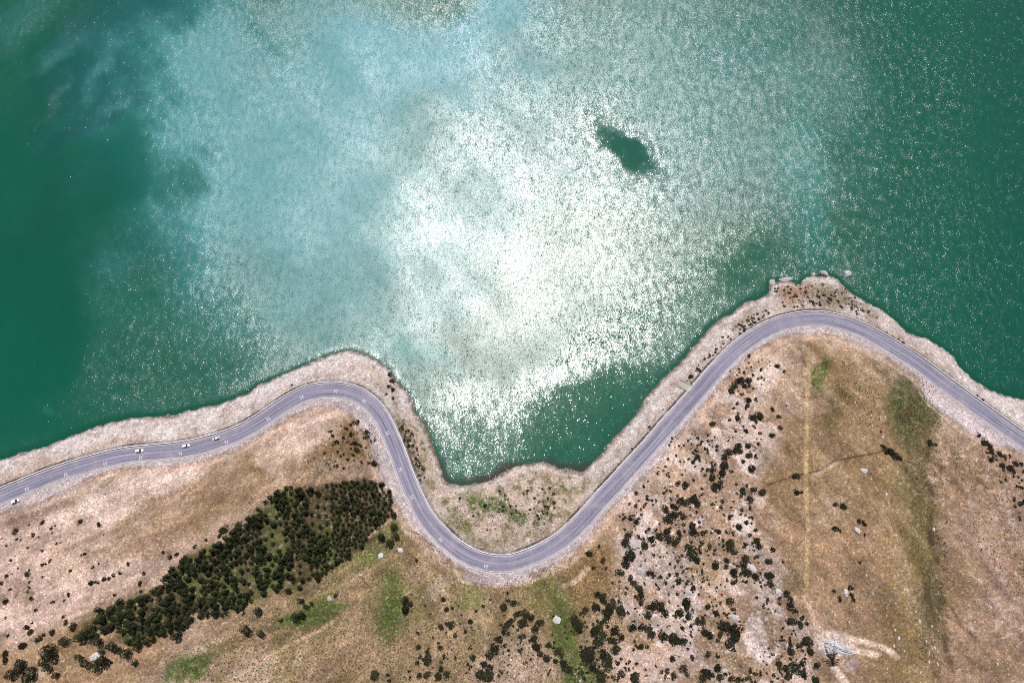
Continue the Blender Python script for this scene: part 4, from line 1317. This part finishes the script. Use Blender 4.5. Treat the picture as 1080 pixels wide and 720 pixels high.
def car(px, py, off, flip, paint, label, L=4.7, Wd=1.85, Hh=1.5, boxy=.2):
    i, p, t = road_at(px, py)
    nrm = np.array([-t[1], t[0]])
    c0 = road_c[i, :2] + nrm * off + t * float(np.dot(p - road_c[i, :2], t))
    z = road_c[i, 2] + .03 if abs(off) < HALF_W else float(ground_z(*c0))
    a = math.atan2(t[1], t[0]) + (math.pi if flip else 0)
    root = tag(empty('car', (c0[0], c0[1], z), a), label, 'car', 'cars along the lake road')
    # body: lofted sections along x, rear to front
    h = L / 2
    st = [(-h, .45, .72, .80), (-h + .12, .30, .92, .90), (-h + .9, .26, .98, .96), (-.2, .25, .95, 1.0), (h - 1.35, .26, .92, .97), (h - .3, .28, .78, .90), (h, .42, .62, .72)]
    b = bmesh.new()
    rings = []
    for x, zb, zt, wk in st:
        w = Wd / 2 * wk
        rings.append([b.verts.new(q) for q in ((x, -w * .92, zb), (x, -w, zb + .18), (x, -w, zt - .18), (x, -w * .86, zt), (x, w * .86, zt), (x, w, zt - .18), (x, w, zb + .18), (x, w * .92, zb))])
    for r0, r1 in zip(rings[:-1], rings[1:]):
        for k in range(8): b.faces.new((r0[k], r0[(k + 1) % 8], r1[(k + 1) % 8], r1[k]))
    b.faces.new(rings[0][::-1]); b.faces.new(rings[-1])
    bmesh.ops.recalc_face_normals(b, faces=b.faces)
    body = bm_obj('body', b, paint, root, True)
    # roof on its pillars
    rear = -h + .35 + (.9 - boxy * 3 if boxy < .3 else 0)
    b = bmesh.new()
    add_box(b, ((rear + .45 + .35) / 2, 0, Hh), (.35 - rear - .45 + .12, Wd * .74, .09), bev=.035)
    bm_obj('roof', b, paint, root)
    zb, zt = .93, Hh - .05
    def glass(name, q):
        b = bmesh.new()
        f = b.faces.new([b.verts.new(v) for v in q])
        bmesh.ops.solidify(b, geom=[f], thickness=.03)
        bm_obj(name, b, M_GLASS, root)
    wb_, wt = Wd * .44, Wd * .36
    glass('windscreen', [(1.15, -wb_, zb), (1.15, wb_, zb), (.35, wt, zt), (.35, -wt, zt)])
    glass('rear_window', [(rear, wb_, zb), (rear, -wb_, zb), (rear + .45, -wt, zt), (rear + .45, wt, zt)])
    for s in (-1, 1):
        glass('side_window', [(rear + .02, s * wb_, zb), (1.13, s * wb_, zb), (.35, s * wt, zt), (rear + .45, s * wt, zt)][::s])
        b = bmesh.new(); add_box(b, (h - .12, s * Wd * .31, .60), (.16, .34, .12), bev=.03); bm_obj('headlight', b, M_LAMP, root)
        b = bmesh.new(); add_box(b, (-h + .05, s * Wd * .33, .74), (.10, .28, .13), bev=.02); bm_obj('tail_light', b, M_TAIL, root)
        b = bmesh.new(); add_box(b, (.95, s * (Wd / 2 + .06), .98), (.12, .18, .12), bev=.03); bm_obj('mirror', b, paint, root)
        for x in (-h + .88, h - .92):
            b = bmesh.new(); add_cyl(b, (x, s * (Wd / 2 - .22), .33), (x, s * (Wd / 2 + .01), .33), .33, .33, 18)
            w = bm_obj('wheel', b, M_TYRE, root)
            b = bmesh.new(); add_cyl(b, (x, s * (Wd / 2 + .0), .33), (x, s * (Wd / 2 + .03), .33), .2, .18, 12)
            bm_obj('rim', b, M_RIM, w)
    return root


white = car_paint('white_paint', (.80, .80, .80))
silver = car_paint('silver_paint', (.62, .64, .66))
car(147.5, 476, 1.9, False, white, 'white car driving just above an H marking, nearest the parked car', L=5.0, Wd=1.95, Hh=1.75, boxy=.3)
car(196.5, 470, 1.9, False, white, 'white car in the middle of the three driving along the road')
car(228.5, 463, 1.9, True, silver, 'pale car with dark glass leading the three towards the bend')
car(17, 529, -6.6, False, white, 'white car parked on the paved shoulder at the hill side', L=4.9, Wd=1.95, Hh=1.7, boxy=.3)

# ------------------------------------------------------------------ light, sky, camera
w = bpy.data.worlds.new('World'); SC.world = w; w.use_nodes = True
N, L = w.node_tree.nodes, w.node_tree.links
sky = N.new('ShaderNodeTexSky'); sky.sky_type = 'NISHITA'; sky.sun_disc = False
sky.sun_elevation = math.pi / 2 - SUN_ZEN; sky.sun_rotation = SUN_AZ
L.new(sky.outputs[0], N['Background'].inputs[0]); N['Background'].inputs[1].default_value = .05
sl = bpy.data.lights.new('sun', 'SUN'); sl.energy = 5.0; sl.angle = R(.6); sl.color = (1, .985, .97)
so = bpy.data.objects.new('sun', sl); COL.objects.link(so)
sd_ = Vector((math.sin(SUN_ZEN) * math.sin(SUN_AZ), math.sin(SUN_ZEN) * math.cos(SUN_AZ), math.cos(SUN_ZEN)))
so.rotation_euler = sd_.to_track_quat('Z', 'Y').to_euler()
so.location = sd_ * 300
cam = bpy.data.cameras.new('camera'); cam.sensor_width = 36; cam.lens = F_PX / 1080 * 36; cam.clip_start = 1; cam.clip_end = 20000
co = bpy.data.objects.new('camera', cam); COL.objects.link(co)
co.location = (0, 0, HC); co.rotation_euler = (TILT, 0, 0)
SC.camera = co
SC.view_settings.view_transform = 'Standard'; SC.view_settings.look = 'None'
SC.view_settings.exposure = 0; SC.view_settings.gamma = 1; SC.view_settings.use_curve_mapping = False
SC.render.engine = 'CYCLES'
SC.cycles.use_denoising = False
SC.cycles.filter_width = 1.05
SC.cycles.max_bounces = 4
